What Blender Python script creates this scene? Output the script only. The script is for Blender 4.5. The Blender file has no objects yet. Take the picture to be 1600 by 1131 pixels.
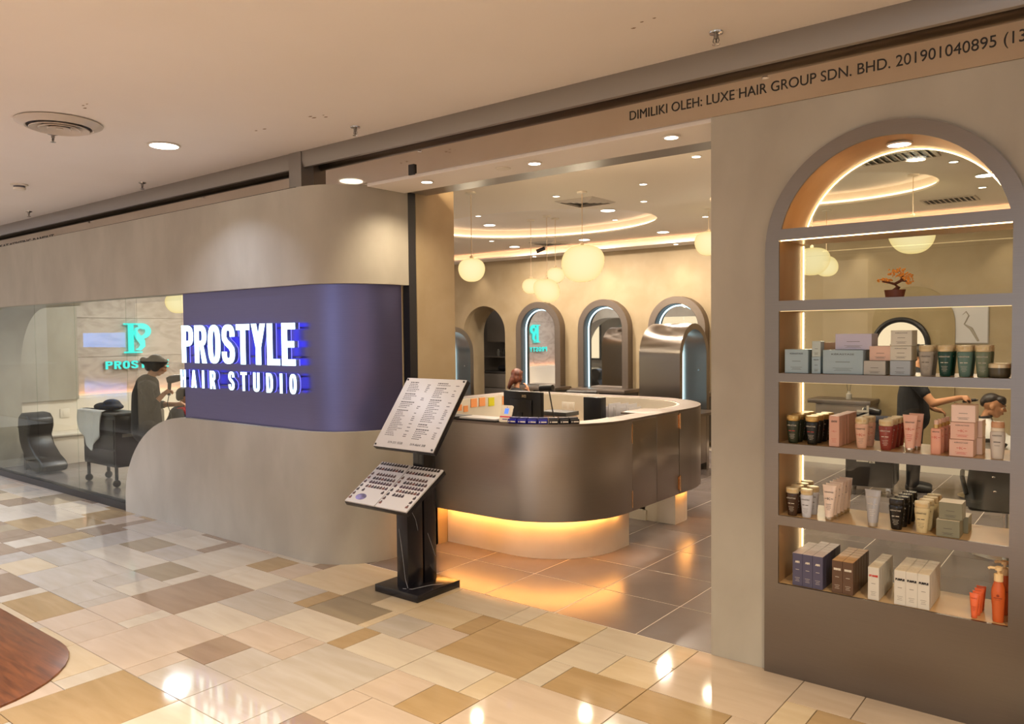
import bpy, bmesh, math, random
from mathutils import Vector, Matrix
from mathutils.geometry import tessellate_polygon
S = bpy.context.scene
COL = S.collection
PI = math.pi
rnd = random.Random(7)

# ---------------------------------------------------------------- camera, world, exposure
FPX, YAW, PITCH, ROLL, CAMZ = 1220.76, math.radians(38.380), math.radians(2.105), math.radians(.573), 1.8
F_ = Vector((-math.sin(YAW) * math.cos(PITCH), math.cos(YAW) * math.cos(PITCH), -math.sin(PITCH)))
R_ = Vector((math.cos(YAW), math.sin(YAW), 0))
D_ = F_.cross(R_)
R2 = math.cos(ROLL) * R_ + math.sin(ROLL) * D_
D2 = -math.sin(ROLL) * R_ + math.cos(ROLL) * D_
cam = bpy.data.cameras.new('camera')
cam.sensor_width = 36
cam.lens = 36 * FPX / 1600
cam.clip_start = .05
camo = bpy.data.objects.new('camera', cam)
COL.objects.link(camo)
camo.matrix_world = Matrix(((R2.x, -D2.x, -F_.x, 0), (R2.y, -D2.y, -F_.y, 0), (R2.z, -D2.z, -F_.z, CAMZ), (0, 0, 0, 1)))
S.camera = camo

W = bpy.data.worlds.new('world')
S.world = W
W.use_nodes = True
W.node_tree.nodes['Background'].inputs[0].default_value = (1.0, .94, .90, 1)
W.node_tree.nodes['Background'].inputs[1].default_value = .72
S.view_settings.view_transform = 'Standard'
S.view_settings.look = 'None'
S.view_settings.gamma = 1
S.view_settings.use_curve_mapping = False
S.view_settings.exposure = 0.0
cy = S.cycles
cy.max_bounces = 8
cy.diffuse_bounces = 4
cy.glossy_bounces = 5
cy.transmission_bounces = 6
cy.transparent_max_bounces = 12
cy.sample_clamp_indirect = 4
cy.caustics_reflective = False
cy.caustics_refractive = False
cy.use_denoising = True
cy.use_light_tree = True


def lamp(name, kind, loc, energy, color, size=.1, size_y=None, aim=(0, 0, -1), spot=None, blend=.6, spread=None):
    d = bpy.data.lights.new(name, kind)
    d.energy = energy
    d.color = color
    if kind == 'AREA':
        d.shape = 'RECTANGLE' if size_y else 'DISK'
        d.size = size
        if size_y: d.size_y = size_y
        if spread: d.spread = spread
    else:
        d.shadow_soft_size = size
    if kind == 'SPOT':
        d.spot_size = spot
        d.spot_blend = blend
    o = bpy.data.objects.new(name, d)
    COL.objects.link(o)
    o.location = loc
    o.rotation_euler = Vector(aim).to_track_quat('-Z', 'Y').to_euler()
    return o


WARM = (1, .72, .42)
WARMW = (1, .83, .66)
COOL = (.74, .80, 1)
# mall ceiling downlights: the visible one, and the rest of its row and the row behind the camera
for (x, y, e, c) in ((-5.88, 3.06, 14, COOL), (-9.2, 1.0, 160, COOL), (-13.0, 1.0, 180, COOL),
                     (-2.6, .9, 80, (1, .82, .60)), (.6, 1.6, 100, (1, .78, .52)), (-5.6, -.6, 125, (.86, .87, 1)), (-1.6, -1.0, 145, (1, .86, .70)),
                     (-9.5, -1.2, 190, COOL)):
    lamp('mall_downlight', 'AREA', (x, y, 3.262), e, c, .10, spread=math.radians(115))
# shop downlights
SHOP_BIG = [(-7.517, 8.985), (-8.269, 10.542), (-4.986, 8.196), (-5.454, 10.519), (-6.837, 10.517), (-1.119, 8.79)]
SHOP_SMALL = [(-7.06, 8.2), (-8.025, 9.637), (-4.896, 6.98), (-3.843, 6.992), (-4.342, 7.913), (-5.844, 9.80),
              (-4.321, 9.497), (-1.251, 7.897), (-1.24, 9.518), (-2.9, 6.2)]
for (x, y) in SHOP_BIG + [(-10.6, 8.4), (-10.3, 6.2), (-8.4, 6.3), (-2.6, 8.6)]:
    lamp('shop_downlight', 'AREA', (x, y, 3.255), 52, WARMW, .15)
for (x, y) in SHOP_SMALL:
    lamp('shop_spotlight', 'SPOT', (x, y, 3.25), 60, WARMW, .03, spot=math.radians(80))
for x in (-9.8, -8.39, -7.02, -5.62, -4.2, -2.9, -1.2, -.2):      # wall washers in the soffit along the back wall
    lamp('wall_washer', 'SPOT', (x, 11.27, 3.155), 15, (1, .82, .6), .02, aim=(0, .05, -1), spot=math.radians(76), blend=.8)
SOFFIT_LIGHTS = [(-4.134, 4.219), (-3.147, 4.237), (-2.122, 4.199)]
for (x, y) in SOFFIT_LIGHTS:
    lamp('soffit_spotlight', 'SPOT', (x, y, 2.925), 60, (1, .80, .55), .03, spot=math.radians(150))
lamp('entrance_fill', 'AREA', (-3.2, 4.78, 3.02), 42, (1, .74, .46), 2.6, .04, aim=(0, .75, 1))  # added unseen uplight that warms the salon ceiling behind the entrance
lamp('shelf_arch_downlight', 'AREA', (-.90, 4.2, 2.69), 3.5, WARM, .09)


# ---------------------------------------------------------------- mesh helpers
def lin(c):
    if isinstance(c, str):
        c = [int(c[i:i + 2], 16) / 255 for i in (0, 2, 4)]
    return tuple(v / 12.92 if v <= .04045 else ((v + .055) / 1.055) ** 2.4 for v in c)


def T(p, q=None): return Vector(p)


class B:
    def __init__(s):
        s.v = []; s.f = []

    def add(s, vs, fs):
        n = len(s.v)
        s.v += [tuple(a) for a in vs]
        s.f += [tuple(i + n for i in f) for f in fs]
        return s

    def box(s, x0, x1, y0, y1, z0, z1):
        return s.add([(x0, y0, z0), (x1, y0, z0), (x1, y1, z0), (x0, y1, z0), (x0, y0, z1), (x1, y0, z1), (x1, y1, z1), (x0, y1, z1)],
                     [(3, 2, 1, 0), (4, 5, 6, 7), (0, 1, 5, 4), (1, 2, 6, 5), (2, 3, 7, 6), (3, 0, 4, 7)])

    def prism(s, pts, a0, a1, axis='z', holes=()):
        def P(p, a):
            return {'z': (p[0], p[1], a), 'y': (p[0], a, p[1]), 'x': (a, p[0], p[1])}[axis]
        loops = [list(pts)] + [list(h) for h in holes]
        flat = [p for l in loops for p in l]
        n = len(flat)
        vs = [P(p, a0) for p in flat] + [P(p, a1) for p in flat]
        fs = []
        if holes:
            tr = tessellate_polygon([[Vector((p[0], p[1], 0)) for p in l] for l in loops])
            fs += [tuple(t) for t in tr] + [tuple(i + n for i in t) for t in tr]
        else:
            fs += [tuple(range(n)), tuple(range(n, 2 * n))]
        k = 0
        for l in loops:
            m = len(l)
            for i in range(m):
                j = (i + 1) % m
                fs.append((k + i, k + j, n + k + j, n + k + i))
            k += m
        return s.add(vs, fs)

    def lathe(s, prof, c=(0, 0, 0), seg=20, sx=1, sy=1, axis='z'):
        vs = []; fs = []
        for (r, z) in prof:
            for i in range(seg):
                a = 2 * PI * i / seg
                p = (r * sx * math.cos(a), r * sy * math.sin(a), z)
                if axis == 'y': p = (p[0], p[2], p[1])
                if axis == 'x': p = (p[2], p[0], p[1])
                vs.append((c[0] + p[0], c[1] + p[1], c[2] + p[2]))
        for k in range(len(prof) - 1):
            for i in range(seg):
                j = (i + 1) % seg
                fs.append((k * seg + i, k * seg + j, (k + 1) * seg + j, (k + 1) * seg + i))
        fs.append(tuple(range(seg))); fs.append(tuple((len(prof) - 1) * seg + i for i in range(seg)))
        return s.add(vs, fs)

    def tube(s, pts, r, seg=8, close=False):
        pts = [Vector(p) for p in pts]
        n = len(pts)
        rs = r if isinstance(r, (list, tuple)) else [r] * n
        vs = []; fs = []
        up = None
        for i, p in enumerate(pts):
            if close: d = pts[(i + 1) % n] - pts[i - 1]
            else: d = pts[min(i + 1, n - 1)] - pts[max(i - 1, 0)]
            d.normalize()
            if up is None: up = Vector((0, 0, 1)) if abs(d.z) < .9 else Vector((1, 0, 0))
            u = (up - d * up.dot(d)).normalized(); w = d.cross(u); up = u
            for k in range(seg):
                a = 2 * PI * k / seg
                vs.append(p + (u * math.cos(a) + w * math.sin(a)) * rs[i])
        for i in range(n if close else n - 1):
            for k in range(seg):
                l = (k + 1) % seg; i2 = (i + 1) % n
                fs.append((i * seg + k, i * seg + l, i2 * seg + l, i2 * seg + k))
        if not close:
            fs.append(tuple(range(seg))); fs.append(tuple((n - 1) * seg + k for k in range(seg)))
        return s.add(vs, fs)

    def ball(s, c, r, seg=14, rings=9, rot=None):
        rx, ry, rz = r if isinstance(r, (list, tuple)) else (r, r, r)
        c = Vector(c); vs = []; fs = []
        for i in range(1, rings):
            t = PI * i / rings
            for k in range(seg):
                a = 2 * PI * k / seg
                p = Vector((rx * math.sin(t) * math.cos(a), ry * math.sin(t) * math.sin(a), rz * math.cos(t)))
                if rot: p = rot @ p
                vs.append(c + p)
        e = Vector((0, 0, rz)); e = rot @ e if rot else e
        vs += [c + e, c - e]
        m = len(vs)
        for i in range(rings - 2):
            for k in range(seg):
                l = (k + 1) % seg
                fs.append((i * seg + k, i * seg + l, (i + 1) * seg + l, (i + 1) * seg + k))
        for k in range(seg):
            l = (k + 1) % seg
            fs.append((m - 2, l, k)); fs.append((m - 1, (rings - 2) * seg + k, (rings - 2) * seg + l))
        return s.add(vs, fs)

    def loft(s, loops, cap=True):
        n = len(loops[0]); vs = [p for l in loops for p in l]; fs = []
        for k in range(len(loops) - 1):
            for i in range(n):
                j = (i + 1) % n
                fs.append((k * n + i, k * n + j, (k + 1) * n + j, (k + 1) * n + i))
        if cap:
            fs.append(tuple(range(n))); fs.append(tuple((len(loops) - 1) * n + i for i in range(n)))
        return s.add(vs, fs)

    def quad(s, a, b, c, d):
        return s.add([a, b, c, d], [(0, 1, 2, 3)])

    def capsule(s, a, b, ra, rb, seg=12):
        s.tube([a, b], [ra, rb], seg)
        s.ball(a, ra, seg, 8); s.ball(b, rb, seg, 8)
        return s

    def chain(s, pr, seg=12):
        for (a, ra), (b, rb) in zip(pr[:-1], pr[1:]): s.capsule(a, b, ra, rb, seg)
        return s


ORG = {}


def mk(name, b, mat, bev=0, bseg=2, ang=35, remesh=0, smooth=0, off=None, keep=False):
    me = bpy.data.meshes.new(name)
    me.from_pydata(b.v, [], b.f)
    bm = bmesh.new(); bm.from_mesh(me)
    if not keep: bmesh.ops.recalc_face_normals(bm, faces=bm.faces)
    if bev:
        ed = [e for e in bm.edges if len(e.link_faces) == 2 and e.calc_face_angle(0) > math.radians(40)]
        bmesh.ops.bevel(bm, geom=ed, offset=bev, segments=bseg, profile=.5, affect='EDGES', clamp_overlap=True)
    if off is not None: bmesh.ops.translate(bm, verts=bm.verts, vec=-Vector(off))
    bm.to_mesh(me); bm.free()
    if remesh:
        t = bpy.data.objects.new('tmp', me); COL.objects.link(t)
        m = t.modifiers.new('r', 'REMESH'); m.mode = 'VOXEL'; m.voxel_size = remesh
        if smooth:
            q = t.modifiers.new('s', 'SMOOTH'); q.factor = .5; q.iterations = smooth
        dg = bpy.context.evaluated_depsgraph_get()
        me2 = bpy.data.meshes.new_from_object(t.evaluated_get(dg))
        bpy.data.objects.remove(t); me = me2; me.name = name
        me.shade_smooth()
    else:
        me.shade_smooth()
        me.set_sharp_from_angle(angle=math.radians(ang))
    me.materials.clear()
    me.materials.append(mat)
    return me


def tag(o, label=None, cat=None, group=None, kind=None):
    if label: o['label'] = label
    if cat: o['category'] = cat
    if group: o['group'] = group
    if kind: o['kind'] = kind
    return o


def root_of(o):
    while o.parent: o = o.parent
    return o


def obj(name, b, mat, parent=None, loc=None, **kw):
    """one mesh object; world coordinates in, stored relative to the thing's base"""
    if parent is not None:
        off = ORG[root_of(parent).name]
        me = mk(name, b, mat, off=off, **kw)
        o = bpy.data.objects.new(name, me); COL.objects.link(o)
        o.parent = parent
    else:
        xs = [p[0] for p in b.v]; ys = [p[1] for p in b.v]; zs = [p[2] for p in b.v]
        off = Vector(loc) if loc is not None else Vector(((min(xs) + max(xs)) / 2, (min(ys) + max(ys)) / 2, min(zs)))
        me = mk(name, b, mat, off=off, **kw)
        o = bpy.data.objects.new(name, me); COL.objects.link(o)
        o.location = off
        ORG[o.name] = off
    return o


def thing(name, label, cat, loc=(0, 0, 0), group=None):
    o = bpy.data.objects.new(name, None); COL.objects.link(o)
    o.empty_display_size = .1
    o.location = loc
    ORG[o.name] = Vector(loc)
    return tag(o, label, cat, group)


def place(r, loc, rz=0):
    r.location = loc; r.rotation_euler = (0, 0, rz)
    return r


def dup(r, loc, rz=0, label=None, group=None):
    c = r.copy(); COL.objects.link(c)
    c.location = loc; c.rotation_euler = (0, 0, rz)
    if label: c['label'] = label
    if group: c['group'] = group
    for ch in list(r.children):
        d = ch.copy(); COL.objects.link(d); d.parent = c
        for g in list(ch.children):
            e = g.copy(); COL.objects.link(e); e.parent = d
    return c


def text(body, size, origin, right=(1, 0, 0), up=(0, 0, 1), depth=.001, xs=1, bold=0, align='CENTER', width=None, res=2):
    """writing as a mesh builder"""
    cu = bpy.data.curves.new('t', 'FONT')
    cu.body = body; cu.size = size; cu.extrude = depth / 2; cu.offset = bold; cu.resolution_u = res
    cu.align_x = align; cu.align_y = 'CENTER'
    t = bpy.data.objects.new('t', cu); COL.objects.link(t)
    me = bpy.data.meshes.new_from_object(t.evaluated_get(bpy.context.evaluated_depsgraph_get()))
    bpy.data.objects.remove(t); bpy.data.curves.remove(cu)
    r = Vector(right).normalized(); u = Vector(up).normalized(); n = r.cross(u)
    if width:
        w = max(v.co.x for v in me.vertices) - min(v.co.x for v in me.vertices)
        xs = width / w
    o = Vector(origin)
    b = B()
    b.add([o + r * v.co.x * xs + u * v.co.y + n * v.co.z for v in me.vertices], [tuple(p.vertices) for p in me.polygons])
    bpy.data.meshes.remove(me)
    return b


def letters(parent, b, mat, right=(1, 0, 0), name='letter'):
    """one part per letter of a text mesh"""
    par = list(range(len(b.v)))

    def find(i):
        while par[i] != i:
            par[i] = par[par[i]]; i = par[i]
        return i
    for f in b.f:
        for k in f[1:]: par[find(k)] = find(f[0])
    R = Vector(right)
    isl = {}
    for f in b.f: isl.setdefault(find(f[0]), []).append(f)
    rng = []
    for fs in isl.values():
        u = [Vector(b.v[i]).dot(R) for f in fs for i in f]
        rng.append([min(u), max(u), fs])
    rng.sort(key=lambda t: t[0])
    out = []
    for r in rng:
        if out and r[0] < out[-1][1] - .25 * min(r[1] - r[0], out[-1][1] - out[-1][0]): out[-1][1] = max(out[-1][1], r[1]); out[-1][2] = out[-1][2] + r[2]
        else: out.append(r)
    for lo_, hi_, fs in out:
        ids = sorted({i for f in fs for i in f}); m = {i: k for k, i in enumerate(ids)}
        obj(name, B().add([b.v[i] for i in ids], [tuple(m[i] for i in f) for f in fs]), mat, parent, keep=True)


def arc(cx, cy_, r, a0, a1, n, ry=None):
    ry = ry or r
    return [(cx + r * math.cos(math.radians(a0 + (a1 - a0) * i / n)), cy_ + ry * math.sin(math.radians(a0 + (a1 - a0) * i / n))) for i in range(n + 1)]


# ---------------------------------------------------------------- materials
def M(name, col, rough=.5, metal=0, col2=None, nscale=4, detail=6, stretch=None, bump=0, bscale=None, rnd_=0, emit=None, estr=0,
      aniso=0, coat=0, spec=.5, lo=.35, hi=.65, distort=0, rough2=None):
    m = bpy.data.materials.new(name); m.use_nodes = True
    nt = m.node_tree; N = nt.nodes; L = nt.links
    p = N['Principled BSDF']
    c = lin(col)
    p.inputs['Base Color'].default_value = (*c, 1)
    p.inputs['Roughness'].default_value = rough
    p.inputs['Metallic'].default_value = metal
    p.inputs['Specular IOR Level'].default_value = spec
    if coat: p.inputs['Coat Weight'].default_value = coat; p.inputs['Coat Roughness'].default_value = .05
    if emit is not None:
        p.inputs['Emission Color'].default_value = (*lin(emit), 1); p.inputs['Emission Strength'].default_value = estr
    vec = None
    if col2 or bump or rough2:
        tc = N.new('ShaderNodeTexCoord'); mp = N.new('ShaderNodeMapping')
        L.new(tc.outputs['Object'], mp.inputs['Vector'])
        if stretch: mp.inputs['Scale'].default_value = stretch
        vec = mp.outputs['Vector']
        if rnd_:
            oi = N.new('ShaderNodeObjectInfo'); vm = N.new('ShaderNodeVectorMath'); vm.operation = 'ADD'
            ml = N.new('ShaderNodeMath'); ml.operation = 'MULTIPLY'; ml.inputs[1].default_value = 57
            L.new(oi.outputs['Random'], ml.inputs[0]); L.new(vec, vm.inputs[0]); L.new(ml.outputs[0], vm.inputs[1])
            vec = vm.outputs[0]
    if col2 or rough2:
        nz = N.new('ShaderNodeTexNoise'); nz.inputs['Scale'].default_value = nscale; nz.inputs['Detail'].default_value = detail
        nz.inputs['Distortion'].default_value = distort
        L.new(vec, nz.inputs['Vector'])
        mr = N.new('ShaderNodeMapRange'); mr.inputs[1].default_value = lo; mr.inputs[2].default_value = hi
        L.new(nz.outputs[0], mr.inputs[0])
    out = None
    if col2:
        mx = N.new('ShaderNodeMix'); mx.data_type = 'RGBA'
        mx.inputs[6].default_value = (*c, 1); mx.inputs[7].default_value = (*lin(col2), 1)
        L.new(mr.outputs[0], mx.inputs[0]); out = mx.outputs[2]
    if rough2:
        r2 = N.new('ShaderNodeMapRange'); r2.inputs[3].default_value = rough; r2.inputs[4].default_value = rough2
        L.new(mr.outputs[0], r2.inputs[0]); L.new(r2.outputs[0], p.inputs['Roughness'])
    if rnd_ and out is not None:
        hs = N.new('ShaderNodeHueSaturation'); oi2 = N.new('ShaderNodeObjectInfo'); mr2 = N.new('ShaderNodeMapRange')
        mr2.inputs[3].default_value = 1 - rnd_; mr2.inputs[4].default_value = 1 + rnd_
        L.new(oi2.outputs['Random'], mr2.inputs[0]); L.new(mr2.outputs[0], hs.inputs['Value']); L.new(out, hs.inputs['Color'])
        out = hs.outputs[0]
    if out is not None: L.new(out, p.inputs['Base Color'])
    if bump:
        nb = N.new('ShaderNodeTexNoise'); nb.inputs['Scale'].default_value = bscale or nscale; nb.inputs['Detail'].default_value = 4
        L.new(vec, nb.inputs['Vector'])
        bp = N.new('ShaderNodeBump'); bp.inputs['Strength'].default_value = bump; bp.inputs['Distance'].default_value = .01
        L.new(nb.outputs[0], bp.inputs['Height']); L.new(bp.outputs[0], p.inputs['Normal'])
    if aniso:
        p.inputs['Anisotropic'].default_value = aniso
        tg = N.new('ShaderNodeTangent'); tg.direction_type = 'RADIAL'; tg.axis = 'Z'
        L.new(tg.outputs[0], p.inputs['Tangent'])
    return m


def E_(name, col, s):
    m = bpy.data.materials.new(name); m.use_nodes = True
    N = m.node_tree.nodes; N.remove(N['Principled BSDF'])
    e = N.new('ShaderNodeEmission'); e.inputs[0].default_value = (*lin(col), 1); e.inputs[1].default_value = s
    m.node_tree.links.new(e.outputs[0], N['Material Output'].inputs[0])
    return m


def glass_mat(name, tint='f4f8f6', ior=1.5, rough=0):
    m = bpy.data.materials.new(name); m.use_nodes = True
    N = m.node_tree.nodes; L = m.node_tree.links; N.remove(N['Principled BSDF'])
    t = N.new('ShaderNodeBsdfTransparent'); t.inputs[0].default_value = (*lin(tint), 1)
    g = N.new('ShaderNodeBsdfGlossy'); g.inputs['Roughness'].default_value = rough
    lw_ = N.new('ShaderNodeLayerWeight'); lw_.inputs[0].default_value = .5
    pw_ = N.new('ShaderNodeMath'); pw_.operation = 'POWER'; pw_.inputs[1].default_value = 5
    f = N.new('ShaderNodeMath'); f.operation = 'MULTIPLY_ADD'; f.inputs[1].default_value = .5; f.inputs[2].default_value = .025
    L.new(lw_.outputs['Facing'], pw_.inputs[0]); L.new(pw_.outputs[0], f.inputs[0])
    x = N.new('ShaderNodeMixShader')
    L.new(f.outputs[0], x.inputs[0]); L.new(t.outputs[0], x.inputs[1]); L.new(g.outputs[0], x.inputs[2])
    L.new(x.outputs[0], N['Material Output'].inputs[0])
    return m


m_plaster = M('plaster', 'b2aea2', .55, col2='a5a094', nscale=2.6, detail=10, distort=.25, stretch=(1, 1, .55), bump=.03, bscale=18)
m_ceil = M('ceiling_paint', 'f2ede8', .7, col2='ede7e0', nscale=.6)
m_shopceil = M('shop_ceiling_paint', 'efe6d8', .7)
m_wallshop = M('shop_plaster', 'a8977a', .6, col2='9f8d6e', nscale=2.6, detail=10, distort=.4, bump=.03, bscale=14)
m_metal = M('brushed_bronze_metal', 'a39b93', .28, 1, aniso=.9, col2='9e968e', nscale=5, stretch=(1, 1, 240))
m_metal2 = M('satin_grey_metal', '8a7f76', .42, 1, col2='82776e', nscale=5, stretch=(1, 1, 200))
m_niche = M('niche_frame_metal', '87807a', .36, 1, aniso=.6, col2='827b75', nscale=5, stretch=(1, 1, 240))
m_panel = M('sign_panel_metal', '6b6b94', .34, .85, aniso=.85, col2='66668e', nscale=5, stretch=(1, 1, 240))  # base colour carries the blue glow of the lit letters
m_alu = M('grey_fascia_metal', '908a84', .4, .6)
m_mirrorband = M('mirror_fascia', 'c6bbae', .05, 1, col2='bfb3a5', nscale=2)
m_black = M('black_metal', '17161a', .4)
m_blackmarble = M('black_marble', '16151a', .22, col2='1d1c22', nscale=3, lo=.45, hi=.7)
m_white = M('white_laminate', 'e6dfd2', .45)
m_whitestone = M('white_counter_stone', 'e4dccb', .4, col2='dbd2c0', nscale=3)
m_glass = glass_mat('clear_glass')
m_glassg = glass_mat('shelf_back_glass', 'f2f4f0')
m_mirror = M('mirror_silver', 'e6e6e6', .015, 1)
m_led = E_('warm_led_strip', 'ffdca0', 9)
m_ledbase = E_('warm_led_base', 'ffa850', 70)
m_ledweak = E_('thin_led_edge', 'ffdca0', 2.2)
m_ledsoft = E_('warm_led_cove', 'ffb484', 12)
m_ledoval = E_('oval_cove_led', 'ffd8b0', 7)
m_coolled = E_('cool_led_ring', 'c8f0ff', 3.2)
m_lens = E_('downlight_lens', 'fff6e6', 14)
m_lens2 = E_('small_downlight_lens', 'fff2dc', 9)
m_ring = M('downlight_ring', 'e8e2d8', .5)
m_letter = E_('lit_white_letter', 'd8fbff', 3.2)
m_halo = E_('blue_letter_halo', '5a58ff', 4)
m_letterside = M('letter_side', '5a66a8', .6, emit='4a78ff', estr=.03)
m_teal = E_('lit_teal_logo', '4fe9dc', 1.5)
m_tealside = M('logo_side', '9fb5b0', .5)
m_ink = M('dark_print', '1d1a1c', .6)
m_blacktext = M('black_fascia_letter', '15110f', .5)
m_wood = M('shelf_wood_laminate', 'b58f62', .4, col2='a67f52', nscale=4, stretch=(1, 1, .2), detail=8)
m_shelfboard = M('shelf_board_laminate', 'c9a97c', .3, col2='bd9c6e', nscale=5, stretch=(.3, 1, 1))
m_chrome = M('chrome', 'd8d8d8', .15, 1)
m_brass = M('gold_hinge', 'd6a878', .25, 1)
m_blackleather = M('black_leather', '14120f', .38, bump=.1, bscale=60)
m_blackplastic = M('black_plastic', '121214', .35)
m_greycab = M('grey_cabinet', '6e6862', .5)
m_darkcab = M('dark_cabinet', '3a3836', .5)
m_skin = M('skin', 'c08a68', .55)
m_skin2 = M('skin_tan', 'bd8862', .55)
m_hair = M('black_hair', '15110f', .5, col2='241a14', nscale=40, stretch=(1, 1, .2))
m_hairbrown = M('auburn_hair', '4a2415', .45, col2='6a351e', nscale=40, stretch=(1, 1, .15))
m_blackcloth = M('black_fabric', '101015', .8)
m_navycloth = M('navy_fabric', '14192c', .8)
m_whitecloth = M('white_fabric', 'dcdad6', .8)
m_redcloth = M('red_fabric', 'b01e2c', .8)
# ---------------------------------------------------------------- floors
m_grout = M('floor_grout', '6b5a48', .8)
m_grout2 = M('shop_grout', 'cfc4b8', .8)
STONE = {}
for key, a, b_ in (('i', 'bdb29f', 'b2a693'), ('g', 'b0a79b', 'a39989'), ('c', 'bfae92', 'b5a384'), ('o', 'a48c68', '967e5a'),
                   ('b', '94806b', '88745f'), ('p', 'b8a794', 'ad9c88'), ('n', '97886f', '8c7d65')):
    STONE[key] = M('stone_' + key, a, .06, col2=b_, nscale=3.2, detail=9, distort=.5, stretch=(.6, 3.5, 1), rnd_=.05, lo=.3, hi=.7)
m_shoptile = M('shop_cement_tile', '786f6c', .24, col2='6e6562', nscale=2.2, detail=8, rnd_=.05, spec=.6)


def proj(p):
    d = Vector(p) - Vector((0, 0, CAMZ))
    z = d.dot(F_)
    if z < .1: return None
    return 800 + FPX * d.dot(R2) / z, 565.5 + FPX * d.dot(D2) / z


def in_view(ps, m=40):
    for p in ps:
        q = proj(p)
        if q and -m < q[0] < 1600 + m and -m < q[1] < 1131 + m: return True
    return False


fl = obj('floor', B().box(-18, 5, -7, 4.05, -.06, -.012), m_grout, loc=(0, 0, -.06))
tag(fl, 'polished beige and ivory stone floor of the mall walkway', 'floor', kind='structure')


def kx(k): return -1.884 + .1487 * k if k > -12 else -3.668 + .1464 * (k + 12)


def ry(r): return 4.05 - .2996 * r


TL = '''0,4,0,2,p;4,6,0,1,p;4,5,1,3,c;5,8,1,2,o;6,10,0,1,p;0,3,2,3,o;3,7,2,3,p;-3,0,2,3,o;-4,-3,2,3,i;-4,-2,1,2,i;-2,0,1,2,c;-4,-1,0,1,i;-1,0,0,1,c;-7,-4,0,1,c;
-8,-4,1,3,o;-9,-8,1,2,o;-12,-8,0,1,i;-8,-7,0,1,i;-12,-9,1,2,c;-12,-10,2,3,g;-10,-8,2,3,p;-12,-11,3,4,o;-11,-8,3,4,i;-8,-5,3,4,i;-5,-4,3,4,c;-4,0,3,5,p;0,4,3,5,g;
-8,-6,4,5,p;-6,-4,4,5,o;-8,-7,5,6,p;-7,-4,5,6,p;-12,-8,4,6,g;-16,-14,5,6,b;-14,-12,5,6,g;-16,-13,4,5,p;-13,-12,4,5,p;-20,-16,4,5,i;-20,-16,3,4,g;-16,-12,3,4,i;
-24,-20,3,5,b;-25,-24,3,4,i;-28,-25,3,4,n;-24,-23,2,3,i;-23,-20,2,3,i;-28,-24,1,3,i;-29,-28,1,2,b;-32,-29,1,2,i;-31,-28,2,3,g;-34,-31,2,3,n;-24,-22,1,2,o;-22,-20,1,2,p;-20,-17,2,3,g;
-17,-16,2,3,o;-20,-16,0,2,c;-16,-14,1,2,n;-14,-12,1,2,c;-16,-12.5,2,3,n;-12.5,-12,2,3,c;-16,-12,0,1,c;
-28,-24,6,7,o;-29,-28,6,7,i;-33,-29,6,7,b;-24,-22,6,7,p;-22,-20,6,7,p;-24,-21,5,6,p;-21,-20,5,6,i;-20,-16,5,7,p;-16,-15,6,7,p;-15,-12,6,7,g;-12,-9,6,7,g;-9,-8,6,7,g;-8,-4,6,7,b;
-24,-23,7,8,i;-23,-20,7,8,c;-20,-17,7,8,c;-17,-16,7,8,i;-16,-12,7,9,o;-12,-8,7,9,i;-28,-24,7,8,c;-28,-25,5,6,g;-25,-24,5,6,g;-28,-26,4,5,g;-26,-24,4,5,i;-32,-28,4,6,g;-41,-40,4,5,b;-40,-38,4,5,i;
-38,-36,4,5,b;-36,-32,4,5,g;-43,-40,2,3,o;-40,-39.5,2,3,i;-39.5,-37,2,3,b;-37,-34,2,4,g;-34,-28,3,4,i'''
occ = set()
tiles = []
for e in TL.replace('\n', '').split(';'):
    if not e.strip(): continue
    a = e.split(',')
    k0, k1, r0, r1 = [float(v) for v in a[:4]]
    tiles.append((k0, k1, r0, r1, a[4]))
    for k in range(math.floor(k0), math.ceil(k1)):
        for r in range(int(r0), int(r1)): occ.add((k, r))
for r in range(0, 11):
    k = -76
    while k < 14:
        if (k, r) in occ: k += 1; continue
        n = rnd.choice((4, 4, 3, 2, 2, 3, 1)); h = rnd.choice((1, 1, 2))
        w = 0
        while w < n and (k + w, r) not in occ and k + w < 14: w += 1
        if h == 2 and any((k + i, r + 1) in occ for i in range(w)): h = 1
        tiles.append((k, k + w, r, r + h, rnd.choice('iiiggppcobn')))
        for i in range(w):
            for j in range(h): occ.add((k + i, r + j))
        k += w
G = .0022
ntile = 0
for (k0, k1, r0, r1, c) in tiles:
    x0, x1, y0, y1 = kx(k0), kx(k1), ry(r1), ry(r0)
    cor = [(x0, y0, 0), (x1, y0, 0), (x1, y1, 0), (x0, y1, 0), ((x0 + x1) / 2, (y0 + y1) / 2, 0)]
    if not in_view(cor, 120): continue
    dz = rnd.uniform(-.0003, .0003)
    o = obj('tile', B().box(x0 + G, x1 - G, y0 + G, y1 - G, -.013, dz), STONE[c], fl, bev=.0012, bseg=1)
    ntile += 1
# plain stone beyond the frame, behind the photographer
obj('stone_apron', B().box(-60, 60, -16, ry(11), -.02, -.001), STONE['p'], fl)

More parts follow.
